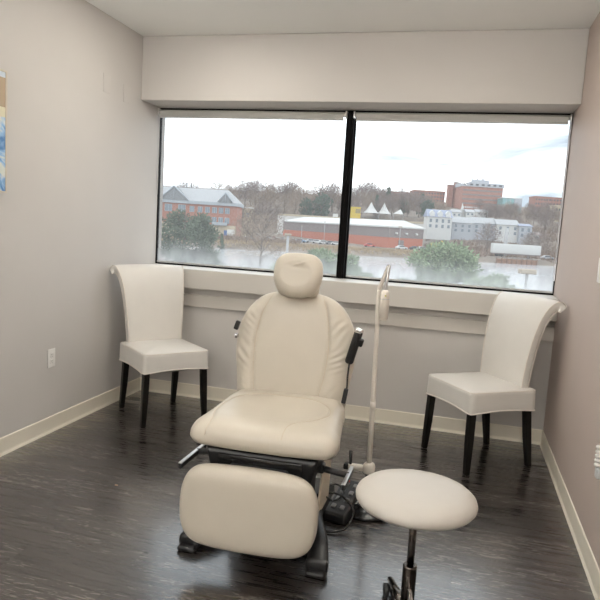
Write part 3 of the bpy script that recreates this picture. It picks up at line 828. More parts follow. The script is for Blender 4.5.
# ---- buildings. Each has its own frame: x across (right), y away, z up, origin at the base of the facade
def bld(name, p, rot, label, cat='building', group=None):
    return empty(name, p, RZ+rot, label, cat, group)
def win_row(parent, xs, z0, z1, wd, y=-.06, m=None, pm=None):
    for x in xs:
        f = MB().box(x-wd/2, x+wd/2, y-.08, .02, z0, z1).build('window', V_fascia if m is None else m, parent)
        MB().box(x-wd/2+.12, x-.05, y-.10, y-.07, z0+.12, z1-.12).box(x+.05, x+wd/2-.12, y-.10, y-.07, z0+.12, z1-.12).build('pane', V_pane if pm is None else pm, f)
# brick office on the left, t = 230 (1 px = 0.37 m)
k = 230/f_px
b0 = at(236, 237, 230); b = bld('office_building', b0, 0, 'brick office with a pale grey gabled roof beyond the pond on the left')
Wd, ez = 46., 11.3
MB().box(-Wd, 0, 0, 18, -1.5, ez).build('wall', V_brick, b)
MB().box(-Wd, -.2, -.08, 0, -1.0, 4.0).build('ground_storey', V_cream, b)
MB().box(-Wd-.4, .6, -.7, 18.6, ez-.2, ez+.9).build('fascia', V_fascia, b)
rf = MB(); r0 = ez+.9; r1 = ez+5.9
rf.add([(-Wd-.3, -.6, r0), (.5, -.6, r0), (-4.5, 8.5, r1), (-Wd-.3, 8.5, r1), (.5, 18.5, r0), (-Wd-.3, 18.5, r0)], [(0,1,2,3), (1,4,2), (4,5,3,2), (0,3,5), (0,5,4,1)])
rf.build('roof', V_groof, b)
for gx, gw, gh in ((-23.2, 10.6, 4.9), (-4.4, 5.4, 3.6)):
    g = MB(); g.add([(gx-gw/2, -.9, r0), (gx+gw/2, -.9, r0), (gx, -.9, r0+gh), (gx-gw/2, 7, r0), (gx+gw/2, 7, r0), (gx, 7, r0+gh)], [(0,1,2), (3,5,4), (0,2,5,3), (1,4,5,2), (0,3,4,1)])
    o = g.build('gable', V_gable, b)
    e_ = MB()
    for sg in (-1, 1):
        e_.tube([(gx+sg*gw/2, -1.0, r0+.1), (gx, -1.0, r0+gh+.1)], .28, 6)
    e_.tube([(gx, -1.0, r0), (gx, -1.0, r0+gh)], .1, 6)
    e_.build('gable_trim', V_fascia, o)
for z0, z1, xs, wd in ((8.0, 10.6, (-29.6, -25.2, -20.3), 2.7), (8.2, 10.3, (-16.6, -13.6, -10.9, -8.3, -5.9, -3.6), 1.7), (4.6, 6.8, (-34, -29.6, -13.6, -10.9, -8.3, -5.9, -3.6), 1.7), (1.0, 2.9, (-12.4, -10.4, -8.4), 1.2)):
    win_row(b, xs, z0, z1, wd)
MB().box(-8.8, -3.4, -1.2, -.1, 3.9, 5.0).build('balcony', V_fascia, b)
MB().box(-3.2, -.6, -1.6, 0, -.8, 2.6).build('porch', V_pale, b)
MB().box(-4.5, -3.3, -.2, -.02, -.8, 2.2).build('blue_door', O('blue_door', (.16, .28, .62)), b)
for x in (-20.5, -18.8): MB().lathe([(.25, r1-1), (.25, r1+1.6), (.35, r1+1.6), (.35, r1+2)], 10, Matrix.Translation((x, 9, 0))).build('roof_vent', V_metal, b)
b = bld('annex_building', at(251, 226, 262), 0, 'small cream annex behind the right end of the brick office')
MB().box(-8, 0, 0, 10, -8, 7.2).build('wall', V_cream, b); MB().box(-8.2, .2, -.2, 10.2, 7.2, 7.7).build('parapet', V_pale, b)
win_row(b, (-6, -3.8, -1.6), 3.5, 5.4, 1.1)

# red warehouse: near corner A, long facade to B (left, farther), short facade to C
A = at(388, 247, 235); A.z = -5.0; dA = (Sh*-40+Fh*65).normalized(); dC = Vector((dA.y, -dA.x, 0)) 
if dC.dot(Sh) < 0: dC = -dC
ang = math.atan2(dC.y, dC.x)
b = empty('warehouse', A, ang, 'long low warehouse with orange-red lower wall and white roof across the pond', 'warehouse')
Lx, Ly = 17., 80.
MB().box(0, Lx, 0, Ly, -1.5, 3.9).build('lower_wall', V_orange, b)
MB().box(-.1, Lx+.1, -.1, Ly+.1, 3.9, 7.6).build('upper_wall', V_mauve, b)
MB().add([(-.5, -.5, 7.6), (Lx+.5, -.5, 7.6), (Lx+.5, Ly+.5, 7.6), (-.5, Ly+.5, 7.6), (-.5, -.5, 8.1), (Lx+.5, -.5, 8.1), (Lx+.5, Ly+.5, 8.1), (-.5, Ly+.5, 8.1), (Lx*.6, 4, 10.6), (Lx*.6, Ly-3, 10.6)],
         [(0,1,2,3), (0,1,5,4), (1,2,6,5), (2,3,7,6), (3,0,4,7), (4,5,8), (5,6,9,8), (6,7,9), (7,4,8,9)]).build('roof', V_white, b)
for x in (3.2, 8.2, 13.2): MB().bbox(x-.5, x+.5, -.9, -.05, 5.2, 5.9, .2).build('wall_light', V_white, b)
MB().box(4.8, 7.4, -.16, -.05, -1, 3.0).build('door', V_mauve, b)
# pale long building behind it
b = bld('pale_building', at(277, 230, 316), R(0), 'long flat-roofed pale building standing behind the red warehouse')
MB().box(0, 74, 0, 22, -8, 7.4).build('wall', V_pale, b)
MB().box(-.3, 74.3, -.3, 22.3, 7.4, 8.3).build('parapet', V_cream, b)
MB().box(28, 30.5, 6, 9, 8.3, 10.0).build('roof_unit', V_white, b)
win_row(b, (46, 52, 58, 64), 3.6, 5.2, 2.2)

# marquee with two peaks
b = bld('marquee_tent', at(377, 214.5, 338), 0, 'white marquee tent with two pointed peaks on the rise')
for cx, hw in ((-3.4, 4.2), (3.6, 3.6)):
    m_ = MB(); prof = []
    n = 20
    def tent(i, j, cx=cx, hw=hw):
        q = j/8; r = hw*(1-q)**1.0; sq = q**1.7*5.8+.8*0
        an = 2*PI*i/16; f = 1/max(abs(math.cos(an)), abs(math.sin(an)))
        return (cx+r*f*math.cos(an)*.98+.02, r*f*math.sin(an), .6+5.6*(q**1.6)+.25*q)
    m_.grid(tent, 16, 9, True, True); m_.build('canopy', V_white, b)
    for sx in (-1, 1):
        for sy in (-1, 1): MB().tube([(cx+sx*hw*.95, sy*hw*.95, -4), (cx+sx*hw*.95, sy*hw*.95, .7)], .12, 6).build('tent_pole', V_metal, b)
b = bld('small_tent', at(398, 214, 338), 0, 'small white pitched tent right of the double-peaked marquee')
MB().add([(-2.6, -2, 0), (2.6, -2, 0), (2.6, 2, 0), (-2.6, 2, 0), (1.2, 0, 2.6)], [(0,1,4), (1,2,4), (2,3,4), (3,0,4)]).build('canopy', V_white, b)
for sx in (-1, 1): MB().tube([(sx*2.5, -1.9, -4), (sx*2.5, -1.9, .1)], .12, 6).build('tent_pole', V_metal, b)
b = bld('yellow_container', at(355.5, 214, 320), 0, 'yellow container beside the window mullion behind the warehouse', 'container')
MB().box(-2.6, 2.6, 0, 3, -3, 3.6).build('body', O('yellow', (.85, .62, .08)), b)
MB().box(-.1, 2.5, -.05, 0, .4, 2.6).build('door', O('yellow_door', (.45, .36, .16)), b)

# buildings on the skyline
def block(name, u, v, t, wpx, hpx, wall, label, depth=18, rows=0, cols=0, rot=0., band=None, group=None, win=V_dpane, cat='building'):
    k = t/f_px; b = bld(name, at(u, v, t), rot, label, cat, group); w_, h_ = wpx*k, hpx*k
    MB().box(0, w_, 0, depth, -14, h_).build('wall', wall, b)
    MB().box(-.3, w_+.3, -.3, depth+.3, h_, h_+.6).build('parapet', band or wall, b)
    for r in range(rows):
        z0 = h_*(r+.35)/(rows+.15); 
        for c in range(cols):
            x = w_*(c+.5)/cols; ww = w_/cols*.55; hh = h_/(rows+.2)*.42
            MB().box(x-ww/2, x+ww/2, -.15, .1, z0, z0+hh).build('window', win, b)
    return b, w_, h_
b, w_, h_ = block('long_brick_building', 391, 199, 610, 21, 7, V_brick2, 'long brick block on the skyline left of the twin brick towers, nearer end', 20, 2, 10)
block('brick_wing', 413, 201, 600, 31, 10.5, V_brick2, 'taller brick wing on the skyline beside the twin brick towers', 22, 3, 11)
for u, hp, lb in ((447.2, 15.5, 'left and shorter of two brick towers on the skyline'), (453.6, 18, 'right and taller of two brick towers on the skyline')):
    block('brick_tower', u, 201, 585, 5.0, hp, V_brick2, lb, 6, 0, 0, band=V_mauve, cat='tower')
k = 560/f_px
b = bld('hospital_building', at(460.5, 208, 560), 0, 'big brick institutional building with white top storey on the skyline')
w_, h_ = 40*k, 21.5*k
MB().box(0, w_, 0, 26, -10, h_).build('wall', V_brick2, b)
MB().box(-.6, w_+.6, -.6, 26.6, h_, h_+3.4).build('top_storey', V_gwall, b)
MB().box(7, 25, 6, 20, h_+3.4, h_+6.6).build('penthouse', V_gwall, b)
for x in (10, 15, 20): MB().box(x-.8, x+.8, 8, 10, h_+6.6, h_+8).build('roof_unit', V_metal, b)
for r in range(4):
    z = h_*(.2+.2*r); MB().box(.8, w_-.8, -.2, 0, z, z+1.3).build('window_band', V_mauve, b)
for c in range(7): MB().box(w_*(c+.5)/7-1.3, w_*(c+.5)/7+1.3, -.8, -.5, h_+1.0, h_+2.5).build('window', V_dpane, b)
for c in range(8): MB().box(2+c*1.9, 3.2+c*1.9, -.3, 0, .4, 1.8).build('lower_window', V_white, b)
b, w_, h_ = block('glass_building', 502, 207, 545, 19, 8.8, V_teal, 'teal glass building right of the big brick building', 16, 0, 0, band=V_white)
for c in range(1, 5): MB().box(w_*c/5-.12, w_*c/5+.12, -.3, 0, 0, h_).build('glazing_bar', V_fascia, b)
MB().box(w_*.62, w_+.2, -.4, 0, 0, h_).build('grey_bay', V_gwall, b)
block('apartment_block', 534, 210, 590, 16, 13, V_brick2, 'orange brick apartment block at the right end of the skyline, left half', 16, 3, 6)
block('apartment_block', 549, 210, 600, 18, 12, V_brick2, 'orange brick apartment block at the right end of the skyline, right half', 16, 3, 6)
block('white_house', 555, 213, 420, 11, 7, V_cream, 'small cream building at the right edge below the brick apartments', 10, 1, 4)
for u, hp, lb in ((283, 9.5, 'leftmost pale tower block among the trees behind the warehouse'), (289, 7.5, 'second pale tower block among the trees behind the warehouse'), (296, 7, 'third pale tower block among the trees behind the warehouse'), (303, 5.5, 'rightmost pale tower block among the trees behind the warehouse')):
    block('tower_block', u, 201, 640, 4.6, hp+2, V_gwall, lb, 8, 3, 2, win=V_pane, group='pale tower blocks')
# houses
k = 268/f_px
def house(u, v, t, wpx, hpx, rpx, wall, roof, label, nwin=3, depth=9., rot=0., dormers=0):
    k = t/f_px; b = bld('house', at(u, v, t), rot, label, 'house', 'houses above the far car park'); w_, h_, r_ = wpx*k, hpx*k, rpx*k
    MB().box(0, w_, 0, depth, -4, h_).build('wall', wall, b)
    MB().add([(-.4, -.5, h_), (w_+.4, -.5, h_), (w_+.4, depth+.5, h_), (-.4, depth+.5, h_), (-.2, depth/2, h_+r_), (w_+.2, depth/2, h_+r_)], [(0,1,5,4), (2,3,4,5), (1,2,5), (3,0,4), (0,3,2,1)]).build('roof', roof, b)
    for fl in ((.18, .42), (.58, .84)) if hpx > 9 else ((.3, .7),):
        for c in range(nwin):
            x = w_*(c+.5)/nwin; MB().box(x-.5, x+.5, -.12, .05, h_*fl[0], h_*fl[1]).build('window', V_pane, b)
    for c in range(dormers):
        x = w_*(c+.5)/dormers
        MB().add([(x-1, -.2, h_+.1), (x+1, -.2, h_+.1), (x+1, -.2, h_+r_*.5), (x, -.2, h_+r_*.85), (x-1, -.2, h_+r_*.5), (x-1, depth*.45, h_+.1), (x+1, depth*.45, h_+.1), (x+1, depth*.45, h_+r_*.5), (x, depth*.45, h_+r_*.85), (x-1, depth*.45, h_+r_*.5)],
                 [(0,1,2,3,4), (1,6,7,2), (2,7,8,3), (3,8,9,4), (4,9,5,0), (9,8,7,6,5)]).build('dormer', wall, b)
    return b
house(427, 229.5, 268, 24, 13, 7.5, V_white, V_blue, 'white house with blue roof and dormers right of the warehouse', 4, dormers=3)
house(452, 233, 276, 20, 10.5, 6, V_gwall, V_groof, 'grey terraced house next to the white house with blue roof', 3)
house(472, 234, 278, 23, 11, 6, V_gwall, V_groof, 'grey terraced house second from the white blue-roofed house', 3)
house(496, 236, 276, 22, 11.5, 5.5, V_white, V_groof, 'pale terraced house behind the white pole', 3)
house(518.5, 239, 274, 12.5, 13, 2.5, V_gwall, V_blue, 'tall narrow grey house at the right end of the terrace', 2)
house(534, 240, 270, 6, 5, 3, V_white, V_mauve, 'tiny white hut right of the grey terrace', 1, 4.)
for u, v, t, wp, hp, lb in ((452, 217, 330, 9, 5, 'small white gabled house up the slope left of the steeple'), (466, 216, 330, 8, 4, 'small white gabled house up the slope right of the steeple'), (476, 215, 350, 12, 3, 'long low white house up the slope below the big brick building')):
    house(u, v, t, wp, hp, 3, V_white, V_groof, lb, 2, 8.)
b = bld('church_steeple', at(461.5, 217, 335), 0, 'white church steeple above the grey terrace', 'steeple')
MB().box(-1.1, 1.1, -1.1, 1.1, -5, 3.2).build('belfry', V_white, b)
MB().lathe([(1.2, 3.2), (.5, 5), (.05, 7.5)], 8).build('spire', V_white, b)

# articulated trailer on the far shore
k = 202/f_px
b = empty('truck_trailer', at(492, 256, 202), RZ+R(-2), 'long white box trailer parked on the far shore at right', 'trailer')
MB().bbox(0, 15.4, 0, 2.6, 1.1, 4.15, .08).build('box_body', V_white, b)
MB().box(.2, 15.2, .1, 2.5, .8, 1.12).build('chassis', V_mauve, b)
for x in (1.9, 3.2): 
    for y in (.15, 2.15): MB().lathe([(.1, 0), (.5, 0), (.52, .1), (.52, .25), (.5, .3), (.1, .3)], 18, Matrix.Translation((x, y+.3, .5)) @ Matrix.Rotation(R(90), 4, 'X')).build('wheel', V_tyre, b)
MB().box(11.8, 12.1, .5, .8, -.4, .85).box(11.8, 12.1, 1.8, 2.1, -.4, .85).build('landing_gear', V_mauve, b)
MB().box(15.4, 15.5, .3, 2.3, 1.3, 3.9).build('front_panel', V_gwall, b)
# sea wall
q = at(496, 262.5, bank(62)-1); mb_ = MB()
b = empty('bulkhead_wall', q, RZ+R(3), 'rusty timber bulkhead along the far pond edge below the trailer', 'retaining wall')
MB().box(0, 13, 0, .4, -1.6, 1.3).build('planking', O('rust', (.40, .21, .13), var=.3, scale=2), b)
for i in range(9): MB().tube([(i*1.6+.1, -.15, -1.6), (i*1.6+.1, -.15, 1.6)], .16, 8).build('pile', O('pile', (.26, .15, .10), var=.2), b)

# cars
def car_mesh(color):
    t = empty('car', (0, 0, 0))
    prof = [(-2.1, .35), (-2.12, .75), (-1.95, .95), (-1.45, 1.0), (-1.0, 1.42), (.55, 1.45), (1.15, 1.0), (1.95, .88), (2.12, .65), (2.1, .35)]
    MB().prism(prof, -.85, .85, Matrix.Rotation(R(90), 4, 'X')).build('body', color, t, bevel=.05)
    MB().prism([(-1.32, 1.0), (-.95, 1.36), (.5, 1.38), (1.0, 1.0)], -.87, .87, Matrix.Rotation(R(90), 4, 'X')).build('side_glass', V_dpane, t)
    for x in (-1.35, 1.35):
        for y in (-.72, .9): MB().lathe([(.05, 0), (.31, 0), (.33, .05), (.33, .15), (.31, .18), (.05, .18)], 14, Matrix.Translation((x, y, .33)) @ Matrix.Rotation(R(90), 4, 'X')).build('wheel', V_tyre, t)
    return t
protos = {}
CARC = dict(white=(.92, .92, .92), red=(.75, .09, .07), blue=(.28, .42, .60), dark=(.09, .09, .11), silver=(.60, .62, .65), orange=(.85, .35, .10), grey=(.34, .35, .37))
def car(u, t, col, label, rot=0, dz=0, group=None):
    if col not in protos: c = protos[col] = car_mesh(O('car_'+col, CARC[col], rough=.3, var=.02))
    else: c = copy_tree(protos[col])
    p = at(u, 240, t); s, tt = st_of(p); c.location = (p.x, p.y, ground(s, tt)+dz); c.rotation_euler.z = RZ+rot
    tag(c, label, 'car', group)
car(370, 229, 'red', 'red car parked in front of the orange-red warehouse wall', .05)
car(402, 222, 'white', 'white car parked before the near corner of the warehouse', R(20))
car(416, 226, 'dark', 'dark car parked at the right side wall of the warehouse', R(10))
car(423, 224, 'silver', 'silver car parked beside the dark one by the warehouse', R(12))
car(449, 228, 'orange', 'orange car among the machines right of the warehouse', R(40))
car(455, 221, 'white', 'white car right of the orange one below the grey terrace', R(-15))
car(461, 224, 'grey', 'grey car right of the white one below the grey terrace', R(10))
car(549, 205, 'silver', 'silver car at the far right beyond the trailer', R(5))
for u, t, c, lb in ((293, 236, 'white', 'white car at the left end of the row along the warehouse'), (300.5, 232, 'blue', 'blue car in the row along the warehouse'), (311, 236, 'silver', 'silver car right of the blue car along the warehouse'),
    (317.5, 234, 'white', 'white car left of the middle of the row along the warehouse'), (323.5, 233, 'white', 'white car right of the middle of the row along the warehouse'), (331, 233, 'grey', 'grey car in the row along the warehouse'), (337, 232, 'white', 'white car nearest the window mullion along the warehouse')):
    car(u, t, c, lb, R(random.uniform(-15, 25)), group='cars parked along the warehouse')
for u, t, c, lb in ((264, 232, 'white', 'white car at the left end of the car park by the brick office'), (269, 226, 'silver', 'silver car in the car park between office and warehouse'), (273, 236, 'red', 'red car in the car park between office and warehouse'),
    (278, 228, 'white', 'white car in the middle of the car park left of the warehouse'), (283, 234, 'grey', 'grey car in the car park left of the warehouse'), (286, 226, 'white', 'white car at the right end of the car park left of the warehouse'), (248, 222, 'white', 'white car just right of the brick office')):
    car(u, t, c, lb, R(random.uniform(-30, 30)), group='cars in the office car park')
ex_ = empty('excavator', at(434, 249, 226), RZ, 'yellow digger at work right of the warehouse', 'digger'); ex_.location.z = -4.6
MB().bbox(-1.2, 1.2, -1, 1, .9, 2.6, .15).build('cab', O('digger_yellow', (.9, .68, .12)), ex_)
MB().bbox(-1.6, 1.6, -1.2, -.6, 0, .8, .3).bbox(-1.6, 1.6, .6, 1.2, 0, .8, .3).build('track', V_tyre, ex_)
MB().tube([(1.0, 0, 1.8), (2.6, 0, 3.4), (4.0, 0, 1.6)], .22, 8).build('boom', MATS['view_digger_yellow'], ex_)

# poles
def pole(u, vt, t, r, label, head=None, name='street_lamp', cat='lamp post', zb=None):
    p = at(u, vt, t); s, tt = st_of(p); zb = ground(s, tt)-.3 if zb is None else zb
    b = empty(name, (p.x, p.y, zb), RZ, label, cat); h = p.z-zb
    MB().tube([(0, 0, 0), (0, 0, h)], [r, r*.8], 12).build('post', V_metal, b)
    if head: MB().bbox(-head, head, -head*.6, head*.6, h-.02, h+head*.55, .05).build('lamp_head', O('lamp_head', (.62, .52, .40)), b)
    return b
pole(527, 273.5, 28, .075, 'near lamp post with a beige box head rising outside the right pane', .36)
pole(288, 235.5, 62, .16, 'grey lamp post outside the left pane above the headrest', .34)
pole(507, 228, 212, .75, 'thick white pole standing behind the trailer', None, 'utility_pole', 'pole')
pole(400.5, 227.5, 221, .12, 'thin twin-headed lamp post before the warehouse corner', .7)
pole(302, 226, 228, .10, 'thin lamp post before the left part of the warehouse', .3)
pole(325, 222, 228, .10, 'thin lamp post before the middle of the warehouse', .3)

# ---------------------------------------------------------------- vegetation
def rnd_dir():
    z = random.uniform(-1, 1); a = random.uniform(0, 2*PI); r = math.sqrt(1-z*z); return Vector((r*math.cos(a), r*math.sin(a), z))
def bare_tree(h, w, twigs, tw, m_twig, n_br=12, seed=1, tl=1.):
    random.seed(seed)
    t = empty('bare_tree', (0, 0, 0)); tr = MB(); cr_ = MB()
    top = Vector((random.uniform(-.03, .03)*h, random.uniform(-.03, .03)*h, h*.8))
    tr.tube([(0, 0, -1), (0, 0, h*.25), top*.7, top], [.022*h, .016*h, .009*h, .002*h], 6)
    for i in range(n_br):
        z = h*(.22+.5*i/n_br); a = random.uniform(0, 2*PI); l = w*.5*random.uniform(.7, 1.05)*math.sin(PI*min(.95, .25+.6*i/n_br))
        p0 = Vector((0, 0, z)); d = Vector((math.cos(a), math.sin(a), random.uniform(.5, 1.1)))
        p1 = p0+d*l*.5; p2 = p0+Vector((d.x*l, d.y*l, d.z*l*.8+.06*h))
        tr.tube([p0, p1, p2], [.008*h, .005*h, .0015*h], 5)
        for q in range(3):
            e0 = p0.lerp(p2, random.uniform(.4, .9)); e1 = e0+(rnd_dir()+Vector((0, 0, .6)))*l*.4
            tr.tube([e0, e1], [.004*h, .001*h], 4)
    for i in range(twigs):
        d = rnd_dir(); r = random.random()**.4
        c = Vector((d.x*w*.5*r, d.y*w*.5*r, h*.56+d.z*h*.42*r)); c.x *= 1-.35*max(0, d.z); c.y *= 1-.35*max(0, d.z)
        o = (d*Vector((1,1,.6)).length*.3+rnd_dir()*.7+Vector((0, 0, .5))).normalized(); L_ = h*random.uniform(.06, .14)*tl
        s_ = o.cross(rnd_dir()).normalized()*tw*h
        n_ = o.cross(s_).normalized()*tw*h
        cr_.add([c-s_, c+s_*.5+n_, c+s_*.5-n_, c+o*L_], [(0, 1, 3), (1, 2, 3), (2, 0, 3), (0, 2, 1)])
    tr.build('trunk', V_bark, t); cr_.build('twig_crown', m_twig, t); return t
def fir(h, w, n, leaf, m, kind='round', seed=1, name='evergreen_tree', base=.12):
    random.seed(seed)
    t = empty(name, (0, 0, 0)); MB().tube([(0, 0, -1), (0, 0, h*.5), (0, 0, h*.92)], [.025*h, .018*h, .003*h], 8).build('trunk', V_bark, t)
    mb_ = MB(); clumps = []
    if kind == 'round':
        for i in range(46):
            d = rnd_dir(); r = random.uniform(.55, 1)
            clumps.append((Vector((d.x*w*.42*r, d.y*w*.42*r, h*(.52+.40*d.z*r))), w*random.uniform(.10, .17)))
    elif kind == 'cone':
        for i in range(46):
            q = random.random()**1.3; a = random.uniform(0, 2*PI); r = w*.45*(1-q)*random.uniform(.6, 1)
            clumps.append((Vector((r*math.cos(a), r*math.sin(a), h*(base+(1-base)*q*.96))), w*(.06+.10*(1-q))))
    else:   # layered pine: flat pads at the ends of spreading limbs
        lm = MB()
        for i in range(58):
            q = (i+.5)/58; a = i*2.4; r = w*.5*(1-q**2.6*.85)*random.uniform(.3, 1); z = h*(base+(1-base)*q*.93)
            p = Vector((r*math.cos(a), r*math.sin(a), z+.05*r)); clumps.append((p, w*random.uniform(.07, .12)))
            lm.tube([(0, 0, z-.12*h*.5), p], [.012*h*(1-q)+.01, .01], 5)
        lm.build('limbs', V_bark, t)
    per = n//len(clumps)
    for c, R_ in clumps:
        for i in range(per):
            d = rnd_dir(); rr = random.random()**.45
            fl = .45 if kind == 'pad' else (.75 if kind == 'round' else .6)
            p = c+Vector((d.x*R_*rr, d.y*R_*rr, d.z*R_*rr*fl))
            o = (d+rnd_dir()*.8+Vector((0, 0, .25))).normalized(); s_ = o.cross(rnd_dir()).normalized(); n_ = o.cross(s_)
            l = leaf*random.uniform(.7, 1.4)
            mb_.add([p-s_*l*.32, p+s_*l*.16+n_*l*.2, p+s_*l*.16-n_*l*.2, p+o*l], [(0, 1, 3), (1, 2, 3), (2, 0, 3)])
    mb_.build('foliage', m, t); return t
def put(o, u, t, sc=1., rot=0., z=None):
    p = at(u, 230, t); s, tt = st_of(p); o.location = (p.x, p.y, ground(s, tt)-.2 if z is None else z); o.scale = (sc, sc, sc); o.rotation_euler.z = rot
# near planting
o = fir(10.6, 9.4, 6500, .34, V_ever, 'round', 3); put(o, 185, 90, 1.08); tag(o, 'big dense dark green tree outside the left pane before the brick office', 'tree')
o = fir(5.6, 2.6, 1500, .28, V_ever, 'cone', 5); put(o, 222, 176); tag(o, 'small dark conical tree at the foot of the brick office', 'tree')
o = fir(7.6, 4.5, 1600, .32, V_ever, 'round', 15); put(o, 207, 150, z=-6.8); tag(o, 'smaller round green tree tucked against the right side of the big dense tree', 'tree')
o = fir(7.9, 13.5, 8600, .34, V_pine, 'pad', 11, base=.05); put(o, 453, 74, 1.22, z=-9.3); tag(o, 'wide spreading pale green pine outside the right pane', 'tree')
o = fir(7.0, 9.0, 4800, .34, V_pine, 'pad', 12, base=.05); put(o, 322, 76, 1.0, 1., z=-8.2); tag(o, 'spreading pine behind the headrest in the left pane', 'tree')
o = fir(6.3, 6.5, 3400, .34, V_pine, 'pad', 13, base=.05); put(o, 352, 72, 1.0, 2., z=-7.9); tag(o, 'pine half hidden by the window mullion', 'tree')
o = fir(5.0, 8.0, 2600, .34, V_pine, 'pad', 14, base=.05); put(o, 285, 78, 1.0, 2., z=-8.2); tag(o, 'low pine left of the headrest by the pond', 'tree')
o = fir(4.2, 6.0, 1500, .34, V_ever, 'pad', 17, base=.05); put(o, 215, 84, 1.0, 2., z=-8.0); tag(o, 'low dark shrub at the pond edge right of the big dense tree', 'shrub')
# bare trees
PT = [bare_tree(14.5, 15, 900, .0050, V_twig, 12, 21), bare_tree(13, 13, 800, .0052, V_twig2, 11, 22), bare_tree(16, 14, 900, .0048, V_twig, 14, 23), bare_tree(11.5, 13, 800, .0052, V_twig2, 11, 24)]
used = set(); cnt = 0
def bare(u, t, sc, label, group=None, z=None, pi=None):
    global cnt
    i = random.randrange(4) if pi is None else pi
    if i in used: o = copy_tree(PT[i])
    else: o = PT[i]; used.add(i)
    put(o, u, t, sc, random.uniform(0, 6.28), z); tag(o, label, 'tree', group)
random.seed(5)
LB = [('bare brown tree in the wood behind the warehouse, seen in the left pane', 'bare trees in the left pane'),
      ('bare brown tree on the hill in the right pane, left of the twin brick towers', 'bare trees left of the towers'),
      ('bare brown tree on the slope right of the twin brick towers', 'bare trees right of the towers')]
for t_, n_, u0, u1 in ((345, 12, 238, 352), (385, 15, 225, 352), (430, 15, 215, 352)):
    for i in range(n_): bare(u0+(u1-u0)*(i+random.uniform(.1, .9))/n_, t_*random.uniform(.97, 1.03), random.uniform(.75, 1.15), *LB[0])
for t_, n_, u0, u1, s0 in ((350, 11, 354, 446, .8), (390, 10, 354, 440, .85), (440, 9, 354, 430, .95), (520, 9, 350, 389, 1.3)):
    for i in range(n_): bare(u0+(u1-u0)*(i+random.uniform(.1, .9))/n_, t_*random.uniform(.97, 1.03), s0*random.uniform(.8, 1.15), *LB[1])
for t_, n_, u0, u1, s0 in ((305, 11, 470, 566, .55), (340, 11, 482, 566, .7), (390, 10, 476, 566, .7), (450, 10, 470, 568, .75), (520, 8, 503, 570, .8)):
    for i in range(n_): bare(u0+(u1-u0)*(i+random.uniform(.1, .9))/n_, t_*random.uniform(.97, 1.03), s0*random.uniform(.8, 1.1), *LB[2])
for t_, n_, u0, u1, lb, g in ((350, 8, 572, 700, 'bare tree on the slope beyond the right edge of the window', 'bare trees beyond the right window edge'), (430, 8, 575, 720, 'bare tree on the slope beyond the right edge of the window', 'bare trees beyond the right window edge'), (390, 8, 90, 205, 'bare tree on the hill behind the brick office roof', 'bare trees behind the brick office')):
    for i in range(n_): bare(u0+(u1-u0)*(i+random.uniform(.1, .9))/n_, t_*random.uniform(.97, 1.03), random.uniform(.6, .8), lb, g)
for u, t_, sc, lb in ((262, 118, .95, 'large bare tree by the pond left of the headrest'), (247, 190, .8, 'bare tan tree at the right end of the brick office'), (240, 255, 1.1, 'bare tan tree rising behind the brick office roof end'), (253, 268, 1.15, 'tall bare tree above the cream annex'), (266, 262, 1.1, 'tall bare tree left of the pale warehouse end wall'),
    (407, 300, .7, 'bare tree before the pale building beside the white house'), (489, 235, .75, 'bare tree before the grey terrace left of the white pole'), (540, 232, .7, 'bare tree above the right end of the trailer'), (549, 240, .8, 'bare tree at the right edge of the window above the silver car'), (530, 258, .6, 'small bare tree before the narrow grey house'), (381, 290, .5, 'small bare bush on the warehouse roof line')):
    bare(u, t_, sc, lb, None, None, 3 if 'left of the headrest' in lb else None)
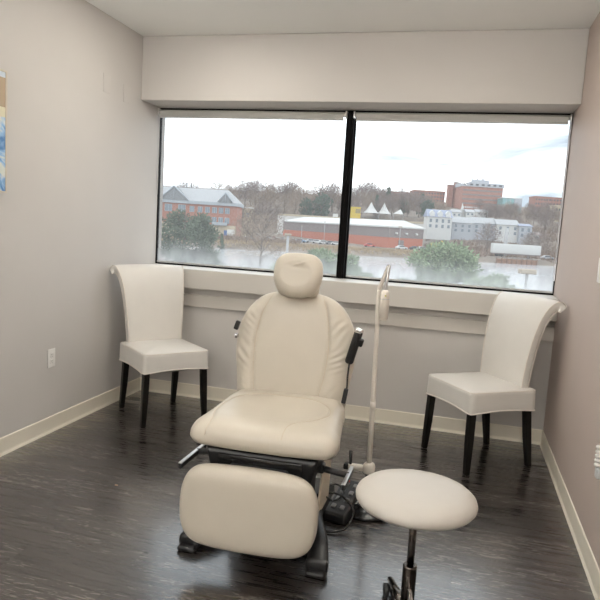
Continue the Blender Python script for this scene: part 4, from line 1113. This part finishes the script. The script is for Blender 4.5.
# dark firs in the woods
F1 = fir(12, 7.5, 900, .9, V_dark, 'round', 31); F2 = fir(13, 6.5, 900, .9, V_dark, 'cone', 32)
first = {0: F1, 1: F2}; seen = set()
for u, t_, k_, sc, lb in ((305, 335, 0, 1.15, 'left of two dark evergreens above the warehouse roof in the left pane'), (320.5, 335, 0, 1.45, 'right of two dark evergreens above the warehouse roof in the left pane'), (386, 430, 1, 1.25, 'tall pointed fir on the skyline above the marquee'), (375, 345, 1, .85, 'dark fir behind the double-peaked marquee'),
    (402, 350, 0, .95, 'dark evergreen right of the marquee below the brick wing'), (426, 335, 0, 1.05, 'dark evergreen above the blue-roofed white house'), (420, 360, 1, 1., 'dark fir left of the evergreen above the blue-roofed house'), (489, 400, 0, .5, 'small dark evergreen below the big brick building'), (340, 400, 1, .8, 'dark fir just left of the window mullion')):
    o = copy_tree(first[k_]) if k_ in seen else first[k_]; seen.add(k_)
    put(o, u, t_, sc, random.uniform(0, 6)); tag(o, lb, 'tree')
# reeds and scrub: nobody could count the stems
random.seed(9)
mb_ = MB()
for i in range(5200):
    u = random.uniform(160, 430); t_ = random.uniform(0, 1)
    s_ = (u-466)/622*200+40; s0, tt0 = st_of(at(u, 240, 190)); tb = bank(s0); t_ = tb+.5+t_*20
    p = at(u, 240, t_); s, tt = st_of(p); z = ground(s, tt); h = random.uniform(.45, 1.1); a = random.uniform(0, PI); l = random.uniform(-.3, .3); d_ = Vector((math.cos(a), math.sin(a), 0))*.16
    b_ = Vector((p.x, p.y, z-.1)); n_ = Vector((-d_.y, d_.x, 0))
    mb_.add([b_-d_, b_+d_*.5+n_, b_+d_*.5-n_, b_+Vector((l, l*.5, h))], [(0,1,3), (1,2,3), (2,0,3)])
tag(mb_.build('reeds', V_reed), 'tan reeds along the far pond bank', 'reeds', kind='stuff')
mb_ = MB()
for i in range(7500):
    r = random.random()
    if r < .28: u = random.uniform(425, 570); t_ = random.uniform(236, 272)
    elif r < .45: u = random.uniform(470, 570); t_ = random.uniform(197, 240)
    elif r < .7: u = random.uniform(205, 300); t_ = random.uniform(200, 228)
    else: u = random.uniform(425, 570); t_ = random.uniform(285, 330)
    if 488 < u < 545 and t_ < 208: continue
    p = at(u, 240, t_); s, tt = st_of(p); z = ground(s, tt); h = random.uniform(.8, 2.6); o_ = (rnd_dir()*.8+Vector((0, 0, 1))).normalized()*h; d_ = o_.cross(rnd_dir()).normalized()*.2; n_ = o_.normalized().cross(d_)
    b_ = Vector((p.x, p.y, z-.1))
    mb_.add([b_-d_, b_+d_*.5+n_, b_+d_*.5-n_, b_+o_], [(0,1,3), (1,2,3), (2,0,3)])
tag(mb_.build('scrub', V_scrub), 'brown winter scrub on the far slopes', 'scrub', kind='stuff')
